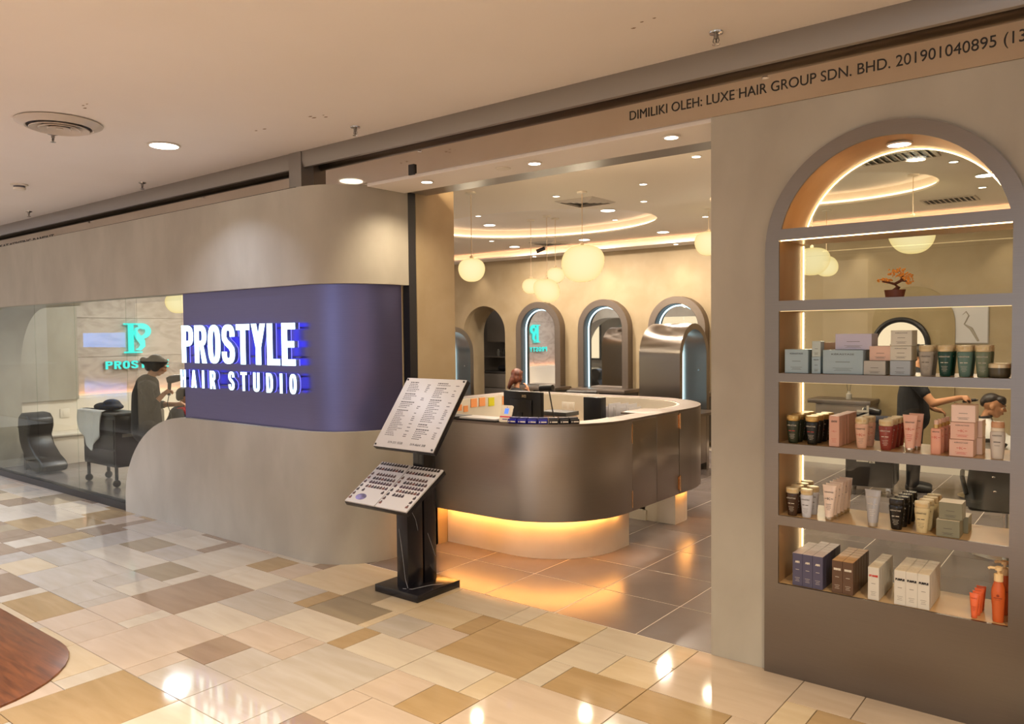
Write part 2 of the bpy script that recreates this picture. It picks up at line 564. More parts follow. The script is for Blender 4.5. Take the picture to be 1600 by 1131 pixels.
fs = obj('floor', B().box(-13.6, 3.0, 4.05, 13.6, -.06, -.0018), m_grout2, loc=(0, 4, -.06))
tag(fs, 'dark grey cement tile floor inside the salon', 'floor', kind='structure')
XS = [-1.697 - .593 * i for i in range(-6, 20)]
YS = [4.052, 4.64, 5.225] + [5.225 + .585 * i for i in range(1, 11)]
TW = .593
for i, x in enumerate(XS):
    for j in range(len(YS) - 1):
        y0, y1 = YS[j], YS[j + 1]
        if not in_view([(x, y0, 0), (x + TW, y0, 0), (x, y1, 0), (x + TW, y1, 0)], 10): continue
        obj('tile', B().box(x + .0035, x + TW - .0035, y0 + .0035, y1 - .0035, -.013, rnd.uniform(-.0003, .0003)), m_shoptile, fs, bev=.001, bseg=1)
m_timber = M('reddish_timber', '7c4a2a', .3, col2='4e2c18', nscale=7, detail=9, stretch=(.5, 5, 1), distort=.6, lo=.3, hi=.72)
wp = [(-8.2, -1.2), (-4.28, -1.2), (-4.28, 1.25)] + arc(-4.93, 1.25, .65, 0, 90, 10)[1:] + [(-8.2, 1.90)]
o = obj('timber_deck', B().prism(wp, -.012, .012, 'z'), m_timber, bev=.004)
tag(o, 'reddish brown timber deck with rounded corner set in the mall floor', 'deck')

# ---------------------------------------------------------------- mall ceiling and fascia
ZC = 3.28
o = obj('ceiling', B().box(-18, 5, -1.9, 4.0, ZC, ZC + .1), m_ceil, loc=(0, 0, ZC))
tag(o, 'plain pale mall ceiling with scuffed patches', 'ceiling', kind='structure')
m_chip = M('chipped_paint', '8f7a62', .9)
chip = B()
for (px, y, n) in ((-5.27, 2.25, 3), (-4.36, 3.40, 4), (-1.84, 3.40, 3), (-4.9, 3.3, 2)):
    for i in range(n):
        a = px + rnd.uniform(-.1, .1); c_ = y + rnd.uniform(-.05, .05); q = rnd.uniform(.008, .02)
        chip.prism([(a - q, c_ - q * .4), (a + q * .3, c_ - q * .5), (a + q, c_ + q * .1), (a + q * .2, c_ + q * .5), (a - q * .6, c_ + q * .3)], ZC - .0012, ZC + .001)
c_ = obj('paint_chip', chip, m_chip, o); tag(c_, kind='stuff')
# recessed grey lip and the mirror-finish fascia below the ceiling edge
o = obj('trim_1', B().prism([(3.93, ZC), (3.93, 3.20), (3.945, 3.155), (3.965, 3.15), (3.985, 3.16), (4.0, 3.20), (4.0, ZC)], -16.5, 3.0, 'x'), m_alu, ang=50)
tag(o, 'grey metal lip running under the edge of the mall ceiling', 'trim', kind='structure')
o = obj('trim_2', B().box(-16.5, 3.0, 4.045, 4.065, 2.962, ZC + .1), m_mirrorband)
tag(o, 'glossy bronze mirror fascia above the shopfront', 'fascia', kind='structure')
FT = 'DIMILIKI OLEH: LUXE HAIR GROUP SDN. BHD. 201901040895 (1343885'
sg = thing('fascia_lettering', 'black owner name and number lettering on the mirror fascia above entrance', 'sign', (-2.32, 4.05, 3.03))
letters(sg, text(FT, .0745, (-2.315, 4.0435, 3.056), depth=.002, align='LEFT', width=2.11, res=5), m_blacktext)
sg = thing('fascia_lettering', 'small black lettering on the fascia at the far left end', 'sign', (-13, 4.05, 3.03))
letters(sg, text('PUSAT KERITING RAMBUT', .085, (-10.3, 4.0435, 3.03), depth=.002, align='RIGHT', width=1.9, res=5), m_blacktext)
# bracket post in the fascia
o = obj('trim_3', B().box(-5.41, -5.25, 3.922, 4.045, 2.96, ZC - .001), m_alu)
tag(o, 'grey boxed upright joining the ceiling lip and the curved facade', 'trim', kind='structure')
o = obj('trim_4', B().box(-4.135, -4.08, 4.03, 4.046, 2.955, 3.03), m_black)
tag(o, 'short black joint cover on the fascia over the entrance', 'trim', kind='structure')

# ---------------------------------------------------------------- right front wall with the arched shelf niche
CXA = -.915
arch_out = [(-1.44, -.0)]


def arch_loop(x0, x1, z0, zs, n=28):
    r = (x1 - x0) / 2; c = (x0 + x1) / 2
    return [(x0, z0), (x1, z0)] + arc(c, zs, r, 0, 180, n)


hole = arch_loop(-1.46, -.37, .06, 2.21)
o = obj('wall_front', B().prism([(-1.807, 0), (2.5, 0), (2.5, 2.96), (-1.807, 2.96)], 4.045, 4.4, 'y', holes=[hole]), m_plaster, loc=(-.9, 4.05, 0))
tag(o, 'taupe plaster shopfront wall around the arched product niche', 'wall', kind='structure')
o = obj('wall_front', B().box(-1.807, 2.5, 4.07, 4.4, 2.96, 3.38), m_plaster, loc=(0, 4.1, 2.96))
tag(o, 'plaster strip above the niche wall behind the fascia', 'wall', kind='structure')
# entrance soffit and shutter housing
o = obj('ceiling', B().box(-5.3, -1.807, 4.067, 4.46, 2.964, 3.06).box(-4.626, -1.807, 4.067, 4.46, 2.94, 2.964), m_ceil, loc=(-3.2, 4.2, 2.94))
tag(o, 'cream soffit slab over the salon entrance', 'soffit', kind='structure')
o = obj('trim_5', B().box(-4.63, -1.807, 4.49, 4.72, 2.955, 3.3), m_alu)
obj('light_strip', B().box(-4.4, -2.0, 4.721, 4.735, 3.0, 3.012), m_ledsoft, o)  # added glowing strip to go with the unseen entrance uplight
tag(o, 'grey roller shutter housing behind the entrance soffit', 'trim', kind='structure')
o = obj('trim_6', B().box(-4.63, -1.807, 4.462, 4.488, 2.95, 3.2), m_black)
tag(o, 'black shutter slot between soffit and shutter housing', 'trim', kind='structure')

# ---------------------------------------------------------------- left facade: plaster band, metal sign panel, low curved wall
def plan(off, xl, yend=4.50):
    """front line Y=3.80+off, quarter round, return along X=-4.63-off"""
    r = .53 - off
    return [(xl, 3.80 + off)] + arc(-5.16, 4.33, r, -90, 0, 18) + [(-4.63 - off, yend)]


def curved(xl, z0, z1, off, th, yend=4.50, xl2=None):
    a = plan(off, xl, yend); b_ = plan(off + th, xl if xl2 is None else xl2, yend)
    return B().prism(a + b_[::-1], z0, z1, 'z')


o = obj('wall_left_front', curved(-10.3, 2.20, 2.962, 0, .16), m_plaster, loc=(-6, 3.9, 2.2))
tag(o, 'upper curved plaster band of the facade over the lit sign', 'wall', kind='structure')
# band over the left opening, with the rounded opening corner
cor = [(-13.6, 0), (-12.27, 0), (-12.27, 1.3)] + arc(-11.37, 1.3, .9, 180, 90, 16) + [(-10.3, 2.20), (-10.3, 2.962), (-13.6, 2.962)]
o = obj('wall_left_front', B().prism(cor, 3.80, 4.33, 'y'), m_plaster, loc=(-12, 4, 0))
tag(o, 'plaster facade end with a rounded window corner at far left', 'wall', kind='structure')
o = obj('trim_7', B().box(-16.5, -5.25, 3.86, 4.03, 2.962, 2.985), m_black)
tag(o, 'dark shadow gap along the top of the plaster facade', 'trim', kind='structure')
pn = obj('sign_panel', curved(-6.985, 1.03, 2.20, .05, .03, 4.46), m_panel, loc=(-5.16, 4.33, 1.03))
tag(pn, 'curved brushed metal panel with blue glow in its colour behind the shop name', 'panel')
# low wall with its elliptical left end
low = B()
lowp = [(-8.125, 0), (-8.125, .12)] + [(-6.9 + 1.225 * math.cos(math.radians(a)), .12 + .92 * math.sin(math.radians(a))) for a in range(174, 89, -6)] + [(-5.16, 1.04), (-5.16, 0)]
low.prism(lowp, 3.80, 3.95, 'y')
aa = plan(0, -5.16, 4.80)[1:]; bb = plan(.15, -5.16, 4.80)[1:]
low.prism(aa + bb[::-1], 0, 1.04, 'z')
o = obj('wall_low_front', low, m_plaster, loc=(-6, 3.9, 0))
tag(o, 'low plaster wall swelling up in a curve below the sign', 'wall', kind='structure')
o = obj('trim_8', B().box(-4.70, -4.632, 4.505, 4.585, 0, 2.99), m_black)
tag(o, 'black vertical shutter track at the left of the entrance', 'trim', kind='structure')
o = obj('wall_pier', B().box(-4.80, -4.63, 4.59, 5.05, 0, 3.28), m_wallshop)
tag(o, 'warm plaster pier inside the entrance beside the shutter track', 'wall', kind='structure')
# base rail of the glazing
o = obj('trim_9', B().box(-12.27, -8.12, 3.815, 3.90, 0, .075), m_black)
tag(o, 'dark metal sill rail under the shopfront glass', 'trim', kind='structure')
wn = thing('window_1', 'frameless shopfront glazing in the left facade opening', 'window', (-10, 3.84, .075)); wn['kind'] = 'structure'
gx = [-12.2, -10.40, -9.30, -8.09, -6.99]
for a, b_ in zip(gx[:-1], gx[1:]):
    obj('pane', B().box(a + .003, b_ - .003, 3.834, 3.844, .06, 2.25), m_glass, wn)

# ---------------------------------------------------------------- salon shell
YB = 11.5


def ell(cx, cy_, rx, ry_, n=64): return [(cx + rx * math.cos(2 * PI * i / n), cy_ + ry_ * math.sin(2 * PI * i / n)) for i in range(n)]


OV1 = (-6.46, 8.76, 1.71, 1.29); OV2 = (-2.66, 8.68, 1.15, 1.0)
o = obj('ceiling', B().prism([(-13.6, 4.7), (3, 4.7), (3, 11.15), (-13.6, 11.15)], ZC, ZC + .02, 'z', holes=[ell(*OV1), ell(*OV2)]), m_shopceil, loc=(-5, 8, ZC))
tag(o, 'greige salon ceiling with two oval light coves', 'ceiling', kind='structure')
for i, ov in enumerate((OV1, OV2)):
    t = thing('ceiling_cove', ('large oval ceiling cove with warm light line above the reception', 'smaller oval ceiling cove seen beyond the arched niche')[i], 'ceiling cove', (ov[0], ov[1], ZC)); t['kind'] = 'structure'
    a = ell(*ov)
    big = ell(ov[0], ov[1], ov[2] + .10, ov[3] + .10)
    obj('recess_wall', B().prism(big + [], ZC + .02, ZC + .14, 'z', holes=[ell(ov[0], ov[1], ov[2] + .08, ov[3] + .08)]), m_shopceil, t)
    obj('recess_top', B().prism(big, ZC + .14, ZC + .16, 'z'), m_ceil, t)
    obj('light_strip', B().tube([(x, y, ZC + .045) for x, y in ell(ov[0], ov[1], ov[2] + .06, ov[3] + .06, 72)], .008, 6, close=True), m_ledoval, t)
o = obj('ceiling', B().box(-13.6, 3, 11.15, YB + .1, 3.17, 3.30), m_ceil, loc=(-5, 11.3, 3.17))
tag(o, 'dropped soffit along the back wall of the salon', 'soffit', kind='structure')
t = thing('cove_ledge', 'thin cream ledge with warm cove light along the back soffit', 'ledge', (-5, 11.1, 3.17)); t['kind'] = 'structure'
obj('lip', B().box(-13.6, 3, 11.06, 11.15, 3.17, 3.182), m_ceil, t)
obj('lip_front', B().box(-13.6, 3, 11.06, 11.07, 3.182, 3.195), m_ceil, t)
obj('light_strip', B().box(-13.5, 2.9, 11.085, 11.10, 3.184, 3.192), m_ledsoft, t)
# back wall with the arched doorway
dr = arch_loop(-10.325, -9.268, -.002, 1.80, 20)
o = obj('wall_back', B().prism([(-13.6, -.02), (3, -.02), (3, 3.2), (-13.6, 3.2)], YB, YB + .12, 'y', holes=[dr]), m_wallshop, loc=(-5, YB, 0))
tag(o, 'golden mottled plaster back wall of the salon', 'wall', kind='structure')
dr2 = arch_loop(-10.323, -9.27, 0, 1.80, 20); dr3 = arch_loop(-10.45, -9.14, -.02, 1.80, 20)
o = obj('door_1', B().prism(dr3, YB + .12, YB + .62, 'y', holes=[dr2]), m_wallshop, loc=(-9.8, YB, 0))
tag(o, 'deep arched doorway to the pantry in the back wall', 'doorway', kind='structure')
o = obj('wall_right', B().box(2.2, 2.3, 4.4, YB, 0, 3.3), m_wallshop)
tag(o, 'plaster side wall at the right end of the salon', 'wall', kind='structure')
o = obj('wall_pantry', B().box(-11.5, -8.3, YB + 1.5, YB + 1.6, 0, 3.3).box(-8.3, -8.2, YB + .62, YB + 1.6, 0, 3.3).box(-11.6, -11.5, YB + .62, YB + 1.6, 0, 3.3), m_greycab)
tag(o, 'grey pantry walls seen through the arched doorway', 'wall', kind='structure')
# left wall with ledge, marble slabs, column
m_marble = M('cream_marble', 'bdb4ae', .35, col2='a0978f', nscale=1.6, detail=10, distort=2.5, stretch=(1, 1, 2.2), lo=.42, hi=.72)
o = obj('wall_left', B().box(-12.75, -12.60, 4.2, YB, 0, 3.3), m_greycab)
tag(o, 'left end wall carrying the marble cladding', 'wall', kind='structure')
for j, (z0, z1) in enumerate(((.90, 1.50), (1.50, 2.10), (2.10, 2.70), (2.70, 3.2))):
    for i in range(6):
        y0 = 5.14 + i * 1.0 - (j % 2) * .0
        if y0 > 10.5: continue
        obj('marble_slab', B().box(-12.60, -12.575 + rnd.uniform(0, .002), y0 + .002, y0 + .998, z0 + .002, z1 - .002), m_marble, o, bev=.002, bseg=1)
o = obj('wall_left_column', B().box(-12.6, -12.32, 4.34, 5.12, .885, 3.25), m_plaster)
tag(o, 'grey plaster column at the left of the marble sign wall', 'wall', kind='structure')
o = obj('wall_left_ledge', B().box(-12.60, -12.36, 4.34, 9.0, .0, .885), m_white)
tag(o, 'cream half-height wall ledge under the marble slabs', 'ledge', kind='structure')
t = thing('ledge_light', 'warm light strip washing the marble above the ledge', 'light', (-12.5, 6, .885)); 
obj('light_strip', B().box(-12.53, -12.50, 5.14, 8.9, .886, .90), m_ledsoft, t)
obj('diffuser_edge', B().box(-12.48, -12.47, 5.14, 8.9, .885, .925), m_white, t)
t = thing('wall_switch', 'white square switch plate on the ledge wall', 'switch', (-12.35, 4.75, .6))
obj('plate', B().box(-12.359, -12.348, 4.86, 4.99, .62, .75), m_white, t, bev=.003)
obj('rocker', B().box(-12.349, -12.343, 4.895, 4.955, .65, .72), m_white, t, bev=.002)
o = obj('bench', B().box(-12.355, -11.87, 4.48, 7.2, .0, .40).box(-12.355, -11.84, 4.48, 7.2, .40, .43), m_white, bev=.005)
tag(o, 'low white built-in bench along the left salon wall', 'bench')
m_glowpanel = E_('warm_glow_panel', 'ffe2bc', 1.6); m_glowpanel2 = E_('amber_glow_panel', 'ffb070', 14); m_glowpanel3 = E_('cool_glow_panel', 'e8f0ff', 6)
# opposite side of the mall, far behind the photographer
m_opp = M('opposite_shop_wall', '9a8a78', .6, col2='8a7a68', nscale=1.2)
o = obj('wall_opposite', B().box(-62, 62, -16.2, -16.0, 0, 4.2), m_opp)
tag(o, 'wall of the shops across the walkway', 'wall', kind='structure')

for i, (x0, x1) in enumerate(((-27, -21.5), (-18.5, -13.5), (-11.5, -8.2), (-6.2, -3.4), (-.9, .9), (3.2, 6.4), (9.5, 10.5), (13, 14), (17, 18.5), (22, 23.4), (27, 28))):  # added glowing panels, made up for reflections in the metal and glass
    x0, x1 = x0 * 1.8, x1 * 1.8
    t = thing('opposite_glow_panel', 'added glowing panel across the walkway for reflections, number %s from the far end' % ('one', 'two', 'three', 'four', 'five', 'six', 'seven', 'eight', 'nine', 'ten', 'eleven')[i], 'light panel', ((x0 + x1) / 2, -15.99, .3)); t['kind'] = 'structure'
    obj('glow_face', B().box(x0, x1, -15.995, -15.985, .3, 3.9), (m_glowpanel, m_glowpanel, m_glowpanel, m_glowpanel, m_glowpanel3, m_glowpanel, m_glowpanel3, m_glowpanel, m_glowpanel, m_glowpanel2, m_glowpanel2)[i], t)
    obj('panel_frame', B().prism([(x0 - .1, .2), (x1 + .1, .2), (x1 + .1, 4.0), (x0 - .1, 4.0)], -16.0, -15.95, 'y', holes=[[(x0, .3), (x1, .3), (x1, 3.9), (x0, 3.9)]]), m_black, t)

t = thing('opposite_sign', 'blue lit sign board across the walkway, mirrored in the left glazing', 'sign', (-53, -15.9, 1.0))
obj('lit_face', B().box(-55.9, -49.9, -15.93, -15.92, 1.15, 2.10), E_('blue_sign_face', '1c80dc', 8), t)
obj('sign_case', B().box(-56.1, -49.7, -16.0, -15.93, 1.0, 2.25), m_black, t)
# ---------------------------------------------------------------- the lit shop name
def stroke(pts, wx, wy, close=False, curve=False):
    """outline of a path; half-width wx across vertical runs, wy across horizontal runs"""
    n = len(pts); L_ = []; R__ = []
    for i, p in enumerate(pts):
        a = pts[i - 1] if (i > 0 or close) else p
        c = pts[(i + 1) % n] if (i < n - 1 or close) else p
        dx, dy = c[0] - a[0], c[1] - a[1]
        l = math.hypot(dx, dy) or 1
        nx, ny = -dy / l, dx / l
        w = math.hypot(nx * wx, ny * wy)
        L_.append((p[0] + nx * w, p[1] + ny * w)); R__.append((p[0] - nx * w, p[1] - ny * w))
    return L_, R__


def sarc(cx, cy_, rx, ry_, a0, a1, n=12, e=2.6):
    out = []
    for i in range(n + 1):
        t = math.radians(a0 + (a1 - a0) * i / n); c = math.cos(t); s_ = math.sin(t)
        out.append((cx + rx * math.copysign(abs(c) ** (2 / e), c), cy_ + ry_ * math.copysign(abs(s_) ** (2 / e), s_)))
    return out


def glyph(ch, v, h):
    """list of (outline polygon) in a unit cell 0..w, 0..1; v = vertical stem, h = horizontal bar width"""
    w = {'I': v}.get(ch, .56)
    P = []

    def bar(x0, y0, x1, y1): P.append([(x0, y0), (x1, y0), (x1, y1), (x0, y1)])

    def path(pts, close=False):
        a, b_ = stroke(pts, v / 2, h / 2, close)
        n = len(pts)
        for i in range(n if close else n - 1):
            j = (i + 1) % n
            P.append([a[i], a[j], b_[j], b_[i]])
    vv, hh = v / 2, h / 2
    if ch == 'I': bar(0, 0, v, 1)
    elif ch in 'PR':
        bar(0, 0, v, 1)
        path([(v * .6, 1 - hh)] + sarc(w * .5, .72, w * .5 - vv, .28 - hh, 90, -90) + [(v * .6, .44 + hh)])
        if ch == 'R': P.append([(w * .42, .5), (w * .42 + v * .8, .5), (w, 0), (w - v * 1.02, 0)])
    elif ch == 'O': path(sarc(w / 2, .5, w / 2 - vv, .5 - hh, 0, 360, 32)[:-1], True)
    elif ch == 'D':
        bar(0, 0, v, 1)
        path([(v * .6, 1 - hh)] + sarc(w * .45, .5, w * .55 - vv, .5 - hh, 90, -90, 18) + [(v * .6, hh)])
    elif ch == 'S':
        path(sarc(w / 2, .72, w / 2 - vv, .28 - hh, -5, 180, 14) + [(vv + .01, .64), (w * .35, .55), (w * .65, .45), (w - vv - .01, .36)] + sarc(w / 2, .28, w / 2 - vv, .28 - hh, 0, -185, 14))
    elif ch == 'T':
        bar(0, 1 - h, w, 1); bar(w / 2 - vv, 0, w / 2 + vv, 1)
    elif ch == 'Y':
        bar(w / 2 - vv, 0, w / 2 + vv, .45)
        P.append([(0, 1), (v * 1.0, 1), (w / 2 + vv * .8, .42), (w / 2 - vv, .42)]); P.append([(w, 1), (w - v * 1.0, 1), (w / 2 - vv * .8, .42), (w / 2 + vv, .42)])
    elif ch == 'L':
        bar(0, 0, v, 1); bar(0, 0, w * .88, h); w *= .88
    elif ch == 'E':
        bar(0, 0, v, 1); w *= .9
        for y in (0, .5 - hh, 1 - h): bar(0, y, w * (.92 if y == .5 - hh else 1), y + h)
    elif ch == 'H':
        bar(0, 0, v, 1); bar(w - v, 0, w, 1); bar(0, .5 - hh, w, .5 + hh)
    elif ch == 'A':
        P.append([(0, 0), (v, 0), (w / 2 + vv * .7, 1), (w / 2 - vv * .9, 1)]); P.append([(w, 0), (w - v, 0), (w / 2 - vv * .7, 1), (w / 2 + vv * .9, 1)])
        bar(w * .22, .2, w * .78, .2 + h * .9)
    elif ch == 'U':
        path([(vv, 1), (vv, .3)] + sarc(w / 2, .28, w / 2 - vv, .28 - hh, 180, 360, 14) + [(w - vv, .3), (w - vv, 1)])
    return P, w


def word(parent, body, x0, x1, z0, z1, y, v, h, gap, sgap, dep=.035, axis='y', mats=None, back=True):
    cells = []; w = 0
    for i, ch in enumerate(body):
        if ch == ' ': w += sgap; continue
        P, gw = glyph(ch, v, h); cells.append((ch, P, w)); w += gw + gap
    w -= gap
    sx = (x1 - x0) / w; H_ = z1 - z0
    fm, sm, bm_ = mats
    for ch, P, ox in cells:
        f = B(); s_ = B(); k = B()
        for q in P:
            pts = [(x0 + (ox + p[0]) * sx, z0 + p[1] * H_) for p in q]
            sgn = 1 if axis == 'y' else -1
            f.prism(pts, y, y - .004 * sgn, axis)
            s_.prism(pts, y + dep * sgn, y, axis)
            if back: k.prism(pts, y + (dep + .006) * sgn, y + (dep + .004) * sgn, axis)
        o = obj('letter_side', s_, sm, parent)
        o2 = obj('letter_face', f, fm, o)
        if back: obj('halo_light', k, bm_, o)


sg = thing('shop_name_sign', 'large lit white letters of the shop name on the blue panel', 'sign', (-6.0, 3.78, 1.3))
word(sg, 'PROSTYLE', -6.865, -5.155, 1.56, 1.90, 3.765, .205, .15, .075, .25, mats=(m_letter, m_letterside, m_halo))
word(sg, 'HAIR STUDIO', -6.90, -5.15, 1.335, 1.495, 3.765, .20, .15, .62, .7, mats=(m_letter, m_letterside, m_halo))
for i, z in enumerate((1.855, 1.62, 1.465, 1.36)):
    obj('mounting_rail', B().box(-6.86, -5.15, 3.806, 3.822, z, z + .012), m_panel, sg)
for x in (-6.8, -6.25, -5.75, -5.22):
    for z in (1.626, 1.861, 1.471):
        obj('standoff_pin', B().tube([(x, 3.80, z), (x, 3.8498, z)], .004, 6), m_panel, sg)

# logo on the marble wall inside (faces +X)
lg = thing('wall_logo', 'lit turquoise letter emblem and name on the marble wall', 'sign', (-12.56, 5.9, 1.3))


def lpr(b, pts, x=-12.51, d=.02): b.prism([(p[0], p[1]) for p in pts], x, x - d, 'x')


lb = B(); zt, zb = 2.02, 1.545
yl = 5.97
lpr(lb, [(yl, zb + .02), (yl + .085, zb + .02), (yl + .085, zt - .01), (yl, zt - .01)])
lpr(lb, [(yl - .07, zt - .025), (yl + .2, zt - .025), (yl + .2, zt), (yl - .07, zt)])
lpr(lb, [(yl - .07, zb), (yl + .22, zb), (yl + .22, zb + .025), (yl - .07, zb + .025)])


def ribbon(b, pts, ws):
    n = len(pts); a = []; c = []
    for i, p in enumerate(pts):
        q = pts[max(i - 1, 0)]; r = pts[min(i + 1, n - 1)]
        dx, dy = r[0] - q[0], r[1] - q[1]; l = math.hypot(dx, dy) or 1
        a.append((p[0] - dy / l * ws[i], p[1] + dx / l * ws[i])); c.append((p[0] + dy / l * ws[i], p[1] - dx / l * ws[i]))
    for i in range(n - 1): lpr(b, [a[i], a[i + 1], c[i + 1], c[i]])


bowl = [(yl + .16, zt - .03)] + [(yl + .17 + .155 * math.cos(math.radians(t)), 1.895 + .105 * math.sin(math.radians(t))) for t in range(80, -100, -12)]
ribbon(lb, bowl, [.02 + .025 * math.sin(PI * i / (len(bowl) - 1)) for i in range(len(bowl))])
sw = [(yl + .25, 1.93), (yl + .19, 1.955), (yl + .13, 1.93), (yl + .12, 1.87), (yl + .16, 1.80), (yl + .22, 1.73), (yl + .23, 1.66), (yl + .18, 1.605), (yl + .12, 1.60)]
ribbon(lb, sw, [.008, .016, .024, .034, .045, .05, .042, .028, .008])
obj('emblem', lb, m_teal, lg)
word(lg, 'PROSTYLE', 5.60, 6.62, 1.30, 1.425, -12.51, .19, .2, .10, .25, dep=.03, axis='x', mats=(m_teal, m_tealside, m_halo), back=False)

# ---------------------------------------------------------------- mall ceiling fittings
dn = thing('recessed_downlight', 'bright round recessed downlight in the mall ceiling', 'downlight', (-5.88, 3.12, ZC - .012))
obj('trim_ring', B().lathe([(.108, ZC - .001), (.122, ZC - .004), (.122, ZC - .008), (.104, ZC - .010), (.104, ZC - .001)], (-5.88, 3.12, 0), 32), m_ring, dn)
obj('lens', B().lathe([(.104, ZC - .006), (.104, ZC - .009)], (-5.88, 3.12, 0), 32), m_lens, dn)
m_diff = M('diffuser_paint', 'c8bfb4', .35)
m_diffdark = M('diffuser_throat', '5d5a66', .6)
df = thing('round_air_diffuser', 'round white air diffuser with concentric rings in the mall ceiling', 'air vent', (-5.80, 2.335, ZC - .06))
c0 = (-5.80, 2.335, 0)
obj('outer_ring', B().lathe([(.215, ZC - .002), (.27, ZC - .006), (.268, ZC - .012), (.21, ZC - .040), (.20, ZC - .036), (.20, ZC - .002)], c0, 48), m_diff, df)
obj('throat', B().lathe([(.20, ZC - .004), (.20, ZC - .010)], c0, 40), m_diffdark, df)
for r in (.185, .13, .075):
    obj('cone_ring', B().lathe([(r - .045, ZC - .014), (r, ZC - .046), (r - .004, ZC - .050), (r - .05, ZC - .020)], c0, 40), m_diff, df)
obj('centre_disc', B().lathe([(.022, ZC - .04), (.024, ZC - .046), (.0, ZC - .048)], c0, 20), m_diff, df)


def sprinkler(x, y, label):
    t = thing('fire_sprinkler', label, 'sprinkler', (x, y, ZC - .07), 'ceiling sprinklers')
    obj('escutcheon', B().lathe([(.036, ZC - .001), (.034, ZC - .008), (.014, ZC - .014), (.014, ZC - .001)], (x, y, 0), 20), m_chrome, t)
    b = B().lathe([(.012, ZC - .01), (.012, ZC - .03), (.008, ZC - .034)], (x, y, 0), 12)
    b.tube([(x - .012, y, ZC - .03), (x - .016, y, ZC - .045), (x - .003, y, ZC - .06)], .0032, 6).tube([(x + .012, y, ZC - .03), (x + .016, y, ZC - .045), (x + .003, y, ZC - .06)], .0032, 6)
    obj('frame', b, m_alu, t)
    obj('bulb', B().tube([(x, y, ZC - .034), (x, y, ZC - .058)], .0032, 8), m_black, t)
    obj('deflector', B().lathe([(.019, ZC - .060), (.019, ZC - .063), (.004, ZC - .066)], (x, y, 0), 16), m_chrome, t)


sprinkler(-1.632, 3.714, 'sprinkler over the entrance nearest the niche, largest of the sprinklers')
sprinkler(-4.351, 3.723, 'sprinkler in the mall ceiling above the rounded facade corner')
sprinkler(-7.453, 3.727, 'small sprinkler in the mall ceiling beyond the bright downlight')
sprinkler(-10.111, 3.707, 'farthest sprinkler at the left end of the mall ceiling')
sprinkler(-6.15, 2.43, 'sprinkler just beside the round air diffuser')
sm = thing('smoke_detector', 'white dome smoke detector at the far left of the mall ceiling', 'smoke detector', (-8.414, 3.009, ZC - .06))
obj('base', B().lathe([(.075, ZC - .001), (.075, ZC - .012), (.06, ZC - .016)], (-8.414, 3.009, 0), 24), m_white, sm)
obj('vented_ring', B().lathe([(.05, ZC - .014), (.05, ZC - .04)], (-8.414, 3.009, 0), 12), m_diffdark, sm)
obj('cap', B().lathe([(.056, ZC - .034), (.052, ZC - .052), (.03, ZC - .060), (.0, ZC - .062)], (-8.414, 3.009, 0), 24), m_white, sm)

# soffit downlights
for i, (x, y) in enumerate(SOFFIT_LIGHTS):
    t = thing('recessed_spotlight', 'small recessed spotlight in the entrance soffit, ' + ('nearest the curved facade', 'the middle one', 'nearest the niche wall')[i], 'spotlight', (x, y, 2.93), 'spotlights in the entrance soffit')
    obj('trim_ring', B().lathe([(.04, 2.939), (.052, 2.937), (.052, 2.933), (.040, 2.930), (.040, 2.939)], (x, y, 0), 24), m_ring, t)
    obj('lens', B().lathe([(.040, 2.936), (.040, 2.932)], (x, y, 0), 24), m_lens, t)
t = thing('ceiling_sensor', 'round white cover plate between soffit spotlights', 'cover plate', (-3.42, 4.23, 2.93))
obj('plate', B().lathe([(.055, 2.939), (.05, 2.934), (.0, 2.933)], (-3.42, 4.24, 0), 24), m_white, t)

# ---------------------------------------------------------------- menu stand
st = thing('menu_stand', 'black marble menu stand with two tilted boards at the entrance', 'menu stand', (-3.92, 3.86, 0))
obj('base_plate', B().box(-4.135, -3.715, 3.645, 4.07, 0, .052), m_blackmarble, st, bev=.003)
obj('front_post', B().box(-3.965, -3.858, 3.70, 3.845, .052, .78), m_blackmarble, st, bev=.002)
obj('rear_post', B().box(-3.965, -3.862, 3.868, 3.985, .052, 1.165), m_blackmarble, st, bev=.002)
vein = B()
m_vein = M('white_vein', '9a9a9e', .3)


def veinline(pts, w=.0016):
    for a, b_ in zip(pts[:-1], pts[1:]):
        vein.tube([a, b_], w, 4)


veinline([(-3.94, 3.6996, .46), (-3.92, 3.6996, .35), (-3.905, 3.6996, .26), (-3.885, 3.6996, .12), (-3.86, 3.6996, .06)])
veinline([(-3.8576, 3.72, .62), (-3.8576, 3.78, .52), (-3.8576, 3.80, .44)])
veinline([(-3.8616, 3.90, .40), (-3.8616, 3.95, .28), (-3.8616, 3.975, .22)])
veinline([(-3.90, 3.69, .0525), (-3.84, 3.72, .0525), (-3.80, 3.86, .0525), (-3.75, 3.93, .0525)])
obj('marble_vein', vein, m_vein, st)


def board(p, x0, x1, yb, zb, yt, zt, th, name):
    up = Vector((0, yt - yb, zt - zb)); L_ = up.length; up.normalize()
    n = Vector((0, -up.z, up.y))     # faces the viewer and up
    def q(u, v, d): return tuple(Vector((x0, yb, zb)) + Vector((1, 0, 0)) * u + up * v + n * d)
    w = x1 - x0
    b = B().add([q(0, 0, -th), q(w, 0, -th), q(w, L_, -th), q(0, L_, -th), q(0, 0, 0), q(w, 0, 0), q(w, L_, 0), q(0, L_, 0)],
                [(3, 2, 1, 0), (4, 5, 6, 7), (0, 1, 5, 4), (1, 2, 6, 5), (2, 3, 7, 6), (3, 0, 4, 7)])
    o = obj(name, b, m_blackmarble, p, bev=.003)
    return o, q, w, L_


